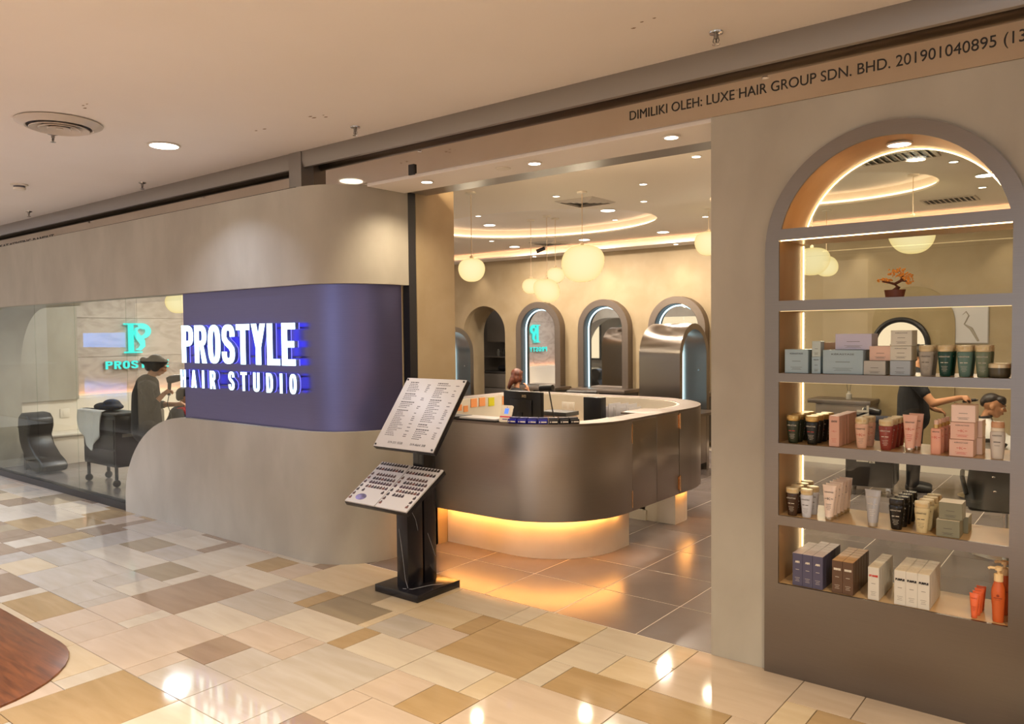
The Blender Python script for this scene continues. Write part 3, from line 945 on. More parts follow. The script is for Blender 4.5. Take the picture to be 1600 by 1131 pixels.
def slab(b, q, u0, u1, v0, v1, d0, d1):
    return b.add([q(u0, v0, d0), q(u1, v0, d0), q(u1, v1, d0), q(u0, v1, d0), q(u0, v0, d1), q(u1, v0, d1), q(u1, v1, d1), q(u0, v1, d1)],
                 [(3, 2, 1, 0), (4, 5, 6, 7), (0, 1, 5, 4), (1, 2, 6, 5), (2, 3, 7, 6), (3, 0, 4, 7)])


m_paper = M('printed_white_sheet', 'c4c2c4', .3)
up_, q, w, L_ = board(st, -4.19, -3.60, 3.70, 1.01, 4.05, 1.478, .035, 'price_board')
obj('price_sheet', slab(B(), q, .004, w - .004, .004, L_ - .004, 0, .006), m_paper, up_)
pr_ = B()
for col, u0 in enumerate((.06, .335)):
    v = L_ - .045
    head = True
    while v > .085:
        ln = rnd.uniform(.06, .13)
        u = u0
        while u < u0 + ln:
            a = rnd.uniform(.008, .02)
            slab(pr_, q, u, u + a, v, v + (.008 if head else .005), .006, .0063); u += a + .004
        if not head and rnd.random() < .85: slab(pr_, q, u0 + .18, u0 + .18 + rnd.uniform(.02, .035), v, v + .005, .006, .0063)
        head = rnd.random() < .17
        v -= .0145 if not head else .026
obj('price_print', pr_, M('grey_print', '4e4b50', .6), up_)['kind'] = 'stuff'
n_ = Vector(q(0, 0, 1)) - Vector(q(0, 0, 0)); upv = Vector(q(0, 1, 0)) - Vector(q(0, 0, 0))
fb = text('019-331 5538', .026, q(.20, .045, .0065), up=upv, depth=.0004)
obj('phone_number', fb, m_ink, up_)
fb = text('019-4664 308', .026, q(.42, .045, .0065), up=upv, depth=.0004)
obj('phone_number', fb, m_ink, up_)
for (u, v) in ((.02, .02), (w - .02, .02), (.02, L_ - .02), (w - .02, L_ - .02)):
    c_ = q(u, v, .006); d = q(u, v, .012)
    obj('standoff_screw', B().tube([c_, d], .007, 12), m_black, up_)
lo_, q, w, L_ = board(st, -4.22, -3.61, 3.46, .655, 3.815, .879, .03, 'colour_chart_board')
obj('chart_sheet', slab(B(), q, .004, w / 2 - .004, .004, L_ - .004, 0, .010), m_paper, lo_)
obj('chart_sheet', slab(B(), q, w / 2 + .004, w - .004, .004, L_ - .004, 0, .010), m_paper, lo_)
HC = [M('hair_swatch_%d' % i, c, .5) for i, c in enumerate(('1c1413', '2e1a14', '4a2a1c', '6a3a28', '3a1420'))]
sw = [B() for _ in HC]
for half in (0, 1):
    u0 = half * w / 2 + .012
    cells = [(k, 0) for k in range(10)] + [(k, 1) for k in range(10)]
    cells += [(k, r) for r in (2, 3, 4, 5) for k in range(2, 9)] + [(k, 6) for k in range(2, 6 if half else 3)]
    cells += [(0, r) for r in range(2, 9)] + [(9, r) for r in range(3, 7 if half == 0 else 9)]
    for (k, row) in cells:
        v = L_ - .034 - row * .0405 - (.016 if row > 1 else 0) - (.012 if row > 0 else 0)
        u = u0 + k * .0278
        slab(sw[(row + k * (row % 2)) % 5], q, u, u + .021, v, v + .017, .010, .012)
        slab(sw[0], q, u + .006, u + .015, v + .017, v + .027, .010, .012)
m_blob = M('photo_print', '8f86c8', .3, col2='3a2a30', nscale=14)
pb2 = B()
for (u, v, a, c_) in ((.115, .062, .05, .03),):
    pts = [(u + a * math.cos(2 * PI * i / 20), v + c_ * math.sin(2 * PI * i / 20)) for i in range(20)]
    pb2.add([q(x, y, .0105) for x, y in pts] + [q(x, y, .0101) for x, y in pts], [tuple(range(20))] + [(i, (i + 1) % 20, 20 + (i + 1) % 20, 20 + i) for i in range(20)])
obj('model_photo', pb2, m_blob, lo_)
for m_, b in zip(HC, sw): obj('hair_swatch', b, m_, lo_)['kind'] = 'stuff'
lk = thing('padlock', 'small chrome padlock hanging under the colour chart board', 'padlock', (-3.96, 3.66, .62))
obj('body', B().box(-3.992, -3.966, 3.71, 3.725, .60, .635), m_chrome, lk, bev=.003)
obj('shackle', B().tube([(-3.988, 3.7175, .635), (-3.988, 3.7175, .655), (-3.979, 3.7175, .664), (-3.970, 3.7175, .655), (-3.970, 3.7175, .635)], .0025, 6), m_chrome, lk)
# ---------------------------------------------------------------- reception counter
def rring(o, yf, xs, yb, xl, rf, rb, n=16):
    """outline of the counter, offset o inwards: front left -> front right corner -> back right corner -> back left"""
    return [(xl, yf + o)] + arc(xs - rf, yf + rf, rf - o, -90, 0, n) + arc(xs - rb, yb - rb, rb - o, 0, 90, n) + [(xl, yb - o)]


YF, XSD, YBK, RF, RB = 4.735, -3.175, 7.60, .75, .93
rc = thing('reception_counter', 'curved brushed bronze reception counter glowing at its white base', 'reception counter', (-4.2, 6.2, 0))
ZB, ZT = .335, 1.095


def seg_out(o, y0, y1):
    P = rring(o, YF, XSD, YBK, -4.625, RF, RB)
    return P


# front shell: from the wall round the corner to the gate
front_o = [(-4.625, YF)] + arc(XSD - RF, YF + RF, RF, -90, 0, 20) + [(XSD, 5.575)]
front_i = [(-4.625, YF + .03)] + arc(XSD - RF, YF + RF, RF - .03, -90, 0, 20) + [(XSD - .03, 5.575)]
obj('front_shell', B().prism(front_o + front_i[::-1], ZB, ZT - .02, 'z'), m_metal, rc)
g1 = obj('gate_panel', B().box(XSD - .03, XSD, 5.580, 6.0, ZB, ZT - .02), m_metal, rc, bev=.002)
g2 = obj('gate_panel', B().box(XSD - .03, XSD, 6.004, 6.42, ZB, ZT - .02), m_metal, rc, bev=.002)
end_o = [(XSD, 6.428), (XSD, YBK - RB)] + arc(XSD - RB, YBK - RB, RB, 0, 90, 16) + [(-5.4, YBK)]
end_i = [(XSD - .03, 6.428), (XSD - .03, YBK - RB)] + arc(XSD - RB, YBK - RB, RB - .03, 0, 90, 16) + [(-5.4, YBK - .03)]
obj('end_shell', B().prism(end_o + end_i[::-1], ZB, ZT - .02, 'z'), m_metal, rc)
lx = -5.9
left_o = [(-5.4, YBK), (lx + .5, YBK)] + arc(lx + .5, YBK - .5, .5, 90, 180, 10) + [(lx, 5.1)]
left_i = [(-5.4, YBK - .03), (lx + .5, YBK - .03)] + arc(lx + .5, YBK - .5, .47, 90, 180, 10) + [(lx + .03, 5.1)]
obj('rear_shell', B().prism(left_o + left_i[::-1], ZB, ZT - .02, 'z'), m_metal, rc)
# metal top rim and white inner lining
def rim(w0, w1, zlo, zhi, mat, name):
    fo = [(-4.625, YF + w0)] + arc(XSD - RF, YF + RF, RF - w0, -90, 0, 20) + [(XSD - w0, 5.575)]
    fi = [(-4.625, YF + w1)] + arc(XSD - RF, YF + RF, RF - w1, -90, 0, 20) + [(XSD - w1, 5.575)]
    obj(name, B().prism(fo + fi[::-1], zlo, zhi, 'z'), mat, rc)
    bo = [(XSD - w0, 6.43), (XSD - w0, YBK - RB)] + arc(XSD - RB, YBK - RB, RB - w0, 0, 90, 16) + [(lx + .5, YBK - w0)] + arc(lx + .5, YBK - .5, .5 - w0, 90, 180, 10) + [(lx + w0, 5.1)]
    ww = w1
    bi = [(XSD - ww, 6.43), (XSD - ww, YBK - RB)] + arc(XSD - RB, YBK - RB, max(RB - ww, .02), 0, 90, 16) + [(lx + .5, YBK - ww)] + arc(lx + .5, YBK - .5, max(.5 - ww, .02), 90, 180, 10) + [(lx + ww, 5.1)]
    obj(name, B().prism(bo + bi[::-1], zlo, zhi, 'z'), mat, rc)


rim(0, .20, ZT - .02, ZT, m_metal2, 'counter_rim')
rim(.20, .23, .72, ZT - .004, m_whitestone, 'inner_lining')
obj('gate_top', B().box(XSD - .20, XSD - .002, 5.58, 6.0, ZT - .02, ZT), m_metal2, rc)
obj('gate_flap', B().box(XSD - .36, XSD - .002, 6.004, 6.425, ZT - .02, ZT), m_metal2, rc, bev=.003)
dk = [(-4.62, YF + .24)] + arc(XSD - RF, YF + RF, RF - .24, -90, 0, 16) + [(XSD - .24, 5.57), (-3.9, 5.57), (-4.62, 5.57)]
obj('desk_worktop', B().prism(dk, .74, .77, 'z'), m_whitestone, rc)
obj('desk_worktop', B().prism([(-5.65, 6.85)] + arc(XSD - RB, YBK - RB, .69, 15, 90, 10) + [(-5.65, YBK - .24)], .74, .77, 'z'), m_whitestone, rc)
# white base, lit by the strip hidden in the overhang
bo = [(-4.625, 4.92)] + arc(-3.925, 5.54, .62, -90, -2, 18) + [(-3.305, 5.735)]
bi = [(-4.625, 4.95)] + arc(-3.925, 5.54, .59, -90, -2, 18) + [(-3.335, 5.735)]
obj('white_base', B().prism(bo + bi[::-1], 0, ZB, 'z').box(-3.6, -3.305, 5.725, 5.745, 0, ZB), m_whitestone, rc)
eb = [(-3.305, 6.60), (-3.305, 6.80)] + arc(-3.52, 6.80, .215, 0, 90, 8) + [(-4.4, 7.015), (-4.4, 6.60)]
obj('end_base', B().prism(eb, 0, ZB, 'z'), m_whitestone, rc)
obj('inner_cabinet', B().box(-4.5, -3.56, 6.62, 6.66, .0, .7).box(-5.4, -3.60, 6.58, 6.62, .0, .10).box(-5.4, -3.62, 6.60, 6.62, .1, .5), m_whitestone, rc)
so = [(-4.62, YF + .125)] + arc(XSD - RF, YF + RF, RF - .125, -90, 0, 24) + [(XSD - .08, 5.56)]
obj('light_strip', B().tube([(x, y, ZB - .008) for x, y in so], .008, 6), m_ledbase, rc)
obj('light_strip', B().tube([(XSD - .09, 6.62, ZB - .008), (XSD - .09, 6.75, ZB - .008), (XSD - .15, 7.0, ZB - .008)], .007, 6), m_ledbase, rc)
obj('base_shelf', B().prism([(-4.625, YF + .03)] + arc(XSD - RF, YF + RF, RF - .03, -90, 0, 20) + [(XSD - .03, 5.57), (XSD - .40, 5.57), (XSD - .40, 5.6), (-4.625, 5.6)], ZB, ZB + .015, 'z'), m_whitestone, rc)
for y, zs in ((5.577, ((ZT - .20, ZT - .045), (ZB + .03, ZB + .17))), (6.424, ((ZT - .17, ZT - .03), (ZB + .03, ZB + .17)))):
    for z0, z1 in zs:
        h = B().lathe([(.009, z0), (.009, z1)], (XSD + .008, y, 0), 12).box(XSD - .002, XSD + .003, y - .028, y + .028, z0 + .01, z1 - .01) if y > 6 else B().box(XSD - .001, XSD + .0035, y - .006, y + .006, z0, z1)
        obj('hinge', h, m_brass, rc)
# sockets on the lining
m_sock = M('socket_plate', 'f0ece4', .35)
for (x, n) in ((-5.02, 2), (-4.22, 2)):
    t = thing('wall_socket', 'white double socket plate on the inner wall of the counter, ' + ('behind the monitor' if x < -4.5 else 'at its right end'), 'socket', (x, YBK - .235, .96))
    obj('plate', B().box(x - .085, x + .085, YBK - .241, YBK - .2305, .92, 1.01), m_sock, t, bev=.003)
    for k in (-.042, .042):
        obj('outlet', B().box(x + k - .028, x + k + .028, YBK - .244, YBK - .240, .935, .995), m_white, t, bev=.001)

# ---------------------------------------------------------------- things on the counter
mo = thing('computer_monitor', 'black computer monitor seen from behind on the reception desk', 'monitor', (-4.17, 5.42, .77))
MB = Matrix.Rotation(math.radians(-6), 3, 'Z')


def rotbox(b, c, x0, x1, y0, y1, z0, z1, R):
    q = B().box(x0, x1, y0, y1, z0, z1)
    return b.add([tuple(R @ Vector(v) + Vector(c)) for v in q.v], q.f)


mc = (-4.17, 5.42, .7712)
obj('screen_housing', rotbox(B(), mc, -.225, .225, -.022, .022, .19, .52, MB), m_blackplastic, mo, bev=.006)
obj('back_cover', rotbox(B(), mc, -.13, .13, -.040, -.022, .24, .45, MB), m_blackplastic, mo, bev=.008)
obj('stand_neck', rotbox(B(), mc, -.03, .03, -.05, -.02, .01, .34, MB), m_blackplastic, mo, bev=.004)
obj('stand_foot', rotbox(B(), mc, -.11, .11, -.09, .08, .0, .012, MB), m_blackplastic, mo, bev=.003)
rgt = MB @ Vector((1, 0, 0))
obj('maker_name', text('MSI', .034, Vector(mc) + MB @ Vector((.03, -.0235, .478)), right=rgt, depth=.001, bold=.001), m_chrome, mo)

ph = thing('payment_stand', 'white rounded phone on a small stand with blue screen square', 'phone stand', (-3.87, 4.80, ZT))
U = Vector((0, .34, .94)).normalized()


def tiltbox(b, o, u0, u1, v0, v1, d0, d1, right=Vector((1, 0, 0)), up=U):
    n = right.cross(up)
    o = Vector(o)
    P = [(u, v, d) for d in (d0, d1) for (u, v) in ((u0, v0), (u1, v0), (u1, v1), (u0, v1))]
    return b.add([tuple(o + right * u + up * v + n * d) for (u, v, d) in P], [(3, 2, 1, 0), (4, 5, 6, 7), (0, 1, 5, 4), (1, 2, 6, 5), (2, 3, 7, 6), (3, 0, 4, 7)])


PO = (-3.872, 4.785, ZT + .004)
rr = Vector((.985, .17, 0)).normalized()
ub = U
cnr = arc(.05, .165, .02, 0, 90, 4) + arc(-.05, .165, .02, 90, 180, 4) + arc(-.05, .02, .02, 180, 270, 4) + arc(.05, .02, .02, 270, 360, 4)
n3 = rr.cross(ub)
def plate(pts, d0, d1):
    pts = [(p[0] * .74, p[1] * .74) for p in pts]; o = Vector(PO); n = len(pts)
    vs = [tuple(o + rr * p[0] + ub * p[1] + n3 * d) for d in (d0, d1) for p in pts]
    return B().add(vs, [tuple(range(n)), tuple(range(n, 2 * n))] + [(i, (i + 1) % n, n + (i + 1) % n, n + i) for i in range(n)])
obj('body', plate(cnr, -.008, .004), m_white, ph)
obj('screen', tiltbox(B(), PO, -0.0163, 0.0192, 0.0666, 0.1110, .004, .0055, rr, ub), M('blue_screen', '5b8cff', .3, emit='5b8cff', estr=.6), ph)
obj('screen_dot', tiltbox(B(), PO, -0.0022, 0.0037, 0.1169, 0.1243, .004, .0055, rr, ub), M('blue_dot', '3a62d8', .3), ph)
obj('red_stripe', tiltbox(B(), PO, -0.0488, 0.0488, 0.0385, 0.0474, .004, .0055, rr, ub), M('red_print', 'd8304a', .4), ph)
obj('caption', tiltbox(B(), PO, -0.0222, 0.0222, 0.0192, 0.0252, .004, .0055, rr, ub), M('navy_print', '2a2a88', .4), ph)
obj('prop', B().box(-3.89, -3.85, 4.80, 4.835, ZT, ZT + .05), m_white, ph)

m_blue = M('blue_box_plastic', '20229a', .35); m_blue2 = M('blue_box_lid', '3c3f78', .4)
m_dk = M('dark_box_plastic', '1a1720', .35); m_dk2 = M('dark_box_lid', '3c3840', .4)
pos = []
a0 = [(-3.60, 4.815), (-3.515, 4.845), (-3.437, 4.885), (-3.368, 4.94)]
for i in range(7):
    th = -79 + 6.6 * i
    r = RF - .06
    x, y = XSD - RF + r * math.cos(math.radians(th)), YF + RF + r * math.sin(math.radians(th))
    blue = i < 4
    t = thing('card_box', '%s %s on the counter rim, %s' % (('bright blue' if i == 1 else 'blue') if blue else 'black', 'small flat box',
              ['leftmost, beside the white phone stand', 'second from the white phone', 'third from the white phone', 'last of the blue ones', 'next to the last blue one', 'middle one of the black ones', 'rightmost, at the end of the row'][i]),
              'box', (0, 0, 0), 'small boxes lined up on the counter rim')
    obj('body', B().box(-.0365, .0365, -.04, .04, 0, .034), m_blue if blue else m_dk, t, bev=.003)
    obj('lid', B().box(-.035, .035, -.012, .039, .034, .046), m_blue2 if blue else m_dk2, t, bev=.003)
    obj('label_strip', B().box(-.012, .03, -.0412, -.0398, .010, .020), m_white, t)
    obj('label_mark', B().box(-.028, -.02, -.0412, -.0398, .010, .020), m_white, t)
    place(t, (x, y, ZT + .0012), math.radians(th + 90))
fo = thing('document_folder', 'black clipboard folder with a stack of white paper on the counter rim', 'folder', (-4.2, 4.83, ZT))
obj('cover', B().box(-4.40, -3.93, 4.745, 4.93, ZT + .0012, ZT + .012), m_blackplastic, fo, bev=.003)
obj('paper_stack', B().prism([(-4.32, 4.75), (-3.94, 4.76), (-3.95, 4.92), (-4.31, 4.92)], ZT + .012, ZT + .024, 'z'), m_paper, fo)
obj('clip_board', B().prism([(-4.60, 4.76), (-4.36, 4.75), (-4.34, 4.93), (-4.58, 4.93)], ZT + .0012, ZT + .022, 'z'), m_blackplastic, fo)
sp_ = thing('document_box', 'dark book lying on a pale cardboard box at the back desk', 'box', (-4.95, 6.98, .77))
obj('box_body', B().box(-5.1, -4.75, 6.90, 7.15, .7712, .90), M('cardboard', 'c9a58a', .6), sp_, bev=.003)
b2 = obj('book', B().box(-5.08, -4.72, 6.88, 7.13, .9012, .945), m_darkcab, loc=(-4.9, 7.0, .90), bev=.003)
tag(b2, 'dark hardcover book lying on the pale cardboard box', 'book')
dl = thing('desk_lamp', 'thin black desk lamp leaning over the reception desk', 'lamp', (-4.55, 6.40, .77))
obj('base', B().lathe([(.07, .7712), (.07, .782), (.02, .79)], (-4.50, 6.40, 0), 20), m_blackplastic, dl)
obj('arm', B().tube([(-4.50, 6.40, .785), (-4.55, 6.40, 1.0), (-4.60, 6.40, 1.24)], .007, 8), m_blackplastic, dl)
obj('lamp_head', B().tube([(-4.70, 6.40, 1.235), (-4.55, 6.40, 1.25)], [.035, .03], 12), m_blackplastic, dl)
bx = obj('computer_case', B().box(-4.50, -4.28, 6.88, 6.98, .7712, 1.125), m_blackplastic, bev=.006)
tag(bx, 'black upright computer case on the back desk of the counter', 'computer')
pf = thing('paper_rack', 'row of standing white papers beside the black computer case', 'papers', (-4.2, 7.1, .77))
for i in range(7):
    x = -4.33 + i * .05
    obj('sheet', B().box(x, x + .006, 7.0 + (i % 3) * .02, 7.26, .7712, 1.02 + (i % 2) * .03), m_paper, pf)
tp = thing('tape_dispenser', 'black tape dispenser with white tape roll on the back desk', 'tape dispenser', (-3.8, 6.9, .77))
obj('body', B().prism([(-3.95, .7712), (-3.75, .7712), (-3.76, .83), (-3.82, .86), (-3.90, .84), (-3.95, .90)], 6.90, 6.96, 'y'), m_blackplastic, tp)
obj('tape_roll', B().lathe([(.035, -.02), (.05, -.02), (.05, .02), (.035, .02), (.035, -.02)], (-3.83, 6.93, .885), 20, axis='y'), m_white, tp)
rd = obj('stapler', B().prism([(-3.66, .7712), (-3.54, .7712), (-3.52, .80), (-3.56, .87), (-3.66, .83)], 6.92, 6.96, 'y'), m_redcloth, bev=.004)
tag(rd, 'small red stapler on the back desk near the tape dispenser', 'stapler')
NOTE = [M('note_%d' % i, c, .7) for i, c in enumerate(('f0a060', 'd6cf1e'))]
for i, (y, dz, k, s_) in enumerate(((6.10, 0, 0, .07), (6.20, .01, 0, .07), (6.30, -.01, 0, .07), (6.42, .03, 0, .1), (6.56, .03, 0, .1), (6.72, .02, 1, .10), (6.97, .02, 0, .10))):
    o = obj('sticky_note', B().box(lx + .2305, lx + .233 + .004, y, y + s_, .96 + dz, .96 + dz + s_ * .95), NOTE[k])
    tag(o, ('orange', 'lime yellow')[k] + ' sticky note on the inner counter wall, ' + ['first from the menu stand, low', 'second from the menu stand, low', 'third from the menu stand, low', 'fourth and larger, tilted', 'fifth, beside the yellow one', 'the only yellow one', 'last, right behind the monitor'][i], 'sticky note', 'sticky notes on the inner counter wall')

m_archpanel = M('arch_panel_plaster', '9c8a66', .6, col2='8f7d5a', nscale=2.6, detail=9)
# ---------------------------------------------------------------- arched mirrors on the back wall, mirror islands
def arch_frame(b, x0, x1, z0, zs, t, y0, y1, axis='y', n=24):
    outer = arch_loop(x0, x1, z0, zs, n); inner = arch_loop(x0 + t, x1 - t, z0, zs, n)
    pts = outer[1:] + [outer[0]] ; pi = inner[1:] + [inner[0]]
    loop = pts + pi[::-1]
    return b.prism(loop, y0, y1, axis)


def led_arch(x0, x1, z0, zs, t, y, axis='y', r=.011, n=24):
    l = arch_loop(x0 + t, x1 - t, z0, zs, n)
    l = l[1:] + [l[0]]
    return B().tube([(p[0], y, p[1]) if axis == 'y' else (y, p[0], p[1]) for p in l], r, 6)


lab = ['first arched wall mirror from the doorway, reflecting the logo', 'second arched wall mirror, in the middle behind the counter', 'third arched wall mirror, partly behind the mirror island', 'arched wall mirror behind the product niche', 'last arched wall mirror at the right end of the salon']
for i, xc in enumerate((-8.39, -7.025, -5.66)):
    t = thing('arched_mirror', lab[i], 'mirror', (xc, YB, .86), 'arched mirrors on the back wall')
    x0, x1 = xc - .495, xc + .495
    b = B(); arch_frame(b, x0, x1, .86, 1.865, .11, YB - .16, YB)
    obj('frame', b, m_metal2, t)
    b = B(); arch_frame(b, x0 + .105, x1 - .105, .86, 1.865, .012, YB - .155, YB - .03)
    obj('frame_lining', b, m_darkcab, t)
    obj('mirror_glass', B().prism(arch_loop(x0 + .11, x1 - .11, .86, 1.865), YB - .03, YB - .005, 'y'), m_mirror, t)
    obj('light_ring', led_arch(x0, x1, .86, 1.865, .14, YB - .035), m_coolled, t)
    k = thing('styling_station', 'metal styling shelf below the ' + lab[i].split(',')[0].split(' reflecting')[0], 'styling station', (xc, YB - .25, 0), 'styling stations along the back wall')
    obj('worktop', B().box(xc - .45, xc + .62, YB - .50, YB - .002, .80, .855), m_metal2, k, bev=.004)
    obj('cabinet', B().box(xc + .12, xc + .60, YB - .46, YB - .002, .10, .80), m_darkcab, k, bev=.003)
    for z in (.32, .56):
        obj('drawer_front', B().box(xc + .13, xc + .59, YB - .475, YB - .46, z - .1, z + .12), m_darkcab, k, bev=.002)
k = thing('styling_station', 'metal styling station with the reed diffuser behind the niche', 'styling station', (-3.15, YB - .25, 0))
obj('worktop', B().box(-3.5, -2.68, YB - .50, YB - .002, .80, .855), m_metal2, k, bev=.004)
obj('cabinet', B().box(-3.4, -2.70, YB - .46, YB - .002, .10, .80), m_metal2, k, bev=.003)
t = thing('arched_panel', 'plain plaster arch panel on the back wall above the bonsai', 'wall panel', (-2.28, YB, .1)); t['kind'] = 'structure'
obj('panel_face', B().prism(arch_loop(-2.78, -1.78, .09, 1.87), YB - .03, YB, 'y'), m_archpanel, t)
t = thing('round_mirror', 'round wall mirror with thick black rim behind the bottles', 'mirror', (-2.42, YB - .05, 1.3))
obj('rim', B().tube([(-2.42 + .33 * math.cos(2 * PI * i / 48), YB - .055, 1.60 + .33 * math.sin(2 * PI * i / 48)) for i in range(48)], .035, 8, close=True), m_black, t)
obj('mirror_glass', B().lathe([(.32, 0), (.32, .012)], (-2.42, YB - .05, 1.60), 40, axis='y'), m_mirror, t)
pl = obj('trim_10', B().box(-4.2, 2.2, YB - .62, YB - .002, 0, .085), m_white)
tag(pl, 'white stone plinth along the foot of the back wall', 'plinth', kind='structure')


def island(X, yc, label, lab2):
    t = thing('mirror_island', label, 'mirror station', (X - .28, yc, 0), 'freestanding arched mirror islands')
    r = .42; zs = 1.483; D = .56
    b = B(); arch_frame(b, yc - r, yc + r, .0, zs, .075, X - D, X, axis='x')
    obj('arch_shell', b, m_metal, t)
    obj('mirror_glass', B().prism(arch_loop(yc - r + .075, yc + r - .075, .78, zs), X - D + .2, X - D + .22, 'x'), m_mirror, t)
    obj('light_ring', led_arch(yc - r, yc + r, .80, zs, .10, X - D + .235, axis='x'), m_coolled, t)
    obj('worktop', B().prism([(X - D + .2, yc - r + .075), (X + .18, yc - r + .1)] + arc(X + .12, yc + r - .2, .1, 0, 90, 5) + [(X - D + .2, yc + r - .075)], .755, .79, 'z'), m_metal2, t)
    obj('cabinet', B().box(X - D + .05, X + .0, yc - r + .08, yc + r - .08, .10, .755), m_metal2, t, bev=.003)
    obj('cabinet_niche', B().box(X - .001, X + .006, yc - r + .14, yc - .06, .28, .70), m_black, t)
    obj('hook', B().tube([(X - .1, yc + r - .078, 1.30), (X - .1, yc + r - .10, 1.30)], .012, 8), m_chrome, t)
    return t


island(-4.30, 9.14, 'freestanding bronze arch mirror island to the right of the counter', '')
island(-8.0, 8.72, 'freestanding arch mirror island half hidden by the entrance pier', '')

# ---------------------------------------------------------------- pendants
m_pend = bpy.data.materials.new('pendant_glow'); m_pend.use_nodes = True
N = m_pend.node_tree.nodes; L = m_pend.node_tree.links; N.remove(N['Principled BSDF'])
lw = N.new('ShaderNodeLayerWeight'); lw.inputs[0].default_value = .4
mx = N.new('ShaderNodeMix'); mx.data_type = 'RGBA'; mx.inputs[6].default_value = (*lin('ffeab4'), 1); mx.inputs[7].default_value = (*lin('f6d488'), 1)
em = N.new('ShaderNodeEmission'); em.inputs[1].default_value = 1.14
L.new(lw.outputs[1], mx.inputs[0]); L.new(mx.outputs[2], em.inputs[0]); L.new(em.outputs[0], N['Material Output'].inputs[0])
m_cord = M('pale_cord', 'd8c0a0', .6)


def pendant(x, y, z, d, label, zc=ZC, h=.84, lop=0.0, seed=0):
    t = thing('pendant_lamp', label, 'pendant lamp', (x, y, z - d * h / 2), 'glowing pebble pendant lamps')
    b = B(); seg = 32; rings = 18
    loops = []
    for i in range(1, rings):
        th = PI * i / rings
        lp = []
        for k in range(seg):
            a = 2 * PI * k / seg
            s_ = math.sin(th) ** .82 * (1 + .04 * math.cos(a * 2 + seed) + .05 * math.cos(a + seed))
            zz = math.cos(th) * .5 * h * d + lop * d * .10 * math.cos(a + seed) * math.sin(th) ** 2 + (.04 * d * math.sin(th) ** 2)
            lp.append((x + s_ * d / 2 * math.cos(a), y + s_ * d / 2 * math.sin(a), z + zz))
        loops.append(lp)
    b.loft(loops)
    s_ = obj('shade', b, m_pend, t, ang=80)
    obj('cord', B().tube([(x, y, z + h * d / 2 - .02), (x, y, zc - .02)], .004, 6), m_cord, t)
    obj('collar', B().lathe([(.02, z + h * d / 2 - .006), (.02, z + h * d / 2 + .025), (.006, z + h * d / 2 + .03)], (x, y, 0), 14), m_cord, t)
    obj('canopy', B().lathe([(.055, zc - .001), (.055, zc - .02), (.01, zc - .026)], (x, y, 0), 20), m_white, t)
    p = lamp('pendant_bulb', 'POINT', (x, y, z - d * h / 2 - .03), 13 * d / .4, (1, .84, .60), .06)
    p.parent = t; p.location = (0, 0, -.03)
    return t


pendant(-5.438, 6.2, 2.467, .29, 'medium pendant lamp hanging beside the entrance pier', lop=.6, seed=1)
pendant(-4.545, 6.95, 2.525, .455, 'large pebble pendant lamp hanging over the counter, biggest of all', lop=.8, seed=.6)
pendant(-6.358, 8.83, 2.386, .38, 'lowest of the three clustered pendant lamps under the oval cove', ZC + .14, lop=.9, seed=2.2)
pendant(-6.405, 9.1, 2.615, .255, 'highest of the three clustered pendant lamps under the oval cove', ZC + .14, lop=.5, seed=4)
pendant(-6.763, 9.0, 2.474, .26, 'half hidden leftmost of the three clustered pendant lamps', ZC + .14, lop=.4, seed=5)
pendant(-1.81, 9.08, 2.79, .47, 'pendant lamp cut off by the top bar of the niche', ZC + .14, lop=.3, seed=3)
pendant(-2.959, 10.0, 2.587, .30, 'small pendant lamp seen through the niche, the right one of two', ZC, lop=.9, seed=3.4)
pendant(-2.93, 9.35, 2.60, .38, 'pendant lamp seen through the niche behind its lit edge', ZC + .14, lop=.5, seed=.4)
pendant(-4.02, 8.93, 2.86, .34, 'pendant lamp mostly hidden by the niche wall edge', ZC, lop=.5, seed=1.4)
pendant(-11.2, 6.1, 2.30, .36, 'pendant lamp behind the glass beside the blue sign panel', ZC, lop=.2, seed=2)

# ---------------------------------------------------------------- salon ceiling fittings
def slot(i): return ['over the counter', 'over the reception', 'in the middle', 'towards the back wall'][i % 4]


bl = ['in the big oval cove, left of the pendants', 'near the back soffit, left', 'beside the square vent over the counter', 'near the back soffit, behind the mirror island', 'near the back soffit, behind the biggest pendant', 'seen through the niche arch at its right edge']
for i, (x, y) in enumerate(SHOP_BIG):
    zc = ZC + .14 if i == 0 else ZC
    t = thing('large_downlight', 'large round ceiling downlight ' + bl[i], 'downlight', (x, y, zc - .012), 'large salon ceiling downlights')
    obj('trim_ring', B().lathe([(.085, zc - .001), (.10, zc - .004), (.10, zc - .008), (.085, zc - .01), (.085, zc - .001)], (x, y, 0), 24), m_ring, t)
    obj('lens', B().lathe([(.085, zc - .005), (.085, zc - .009)], (x, y, 0), 24), m_lens, t)
sl = ['inside the big oval cove near its front edge', 'left of the big cove towards the back', 'in front of the square vent', 'right of the square vent, nearer the entrance', 'right of the square vent, farther in',
      'at the right end of the big oval cove', 'between the two oval coves near the niche wall', 'seen through the niche arch, upper', 'seen through the niche arch, lower', 'in front of the smaller cove']
for i, (x, y) in enumerate(SHOP_SMALL):
    zc = ZC + .14 if i in (0, 5) else ZC
    t = thing('small_spotlight', 'small recessed ceiling spotlight ' + sl[i], 'spotlight', (x, y, zc - .01), 'small salon ceiling spotlights')
    obj('trim_ring', B().lathe([(.036, zc - .001), (.046, zc - .003), (.046, zc - .006), (.036, zc - .008), (.036, zc - .001)], (x, y, 0), 18), m_ring, t)
    obj('lens', B().lathe([(.036, zc - .004), (.036, zc - .007)], (x, y, 0), 18), m_lens2, t)
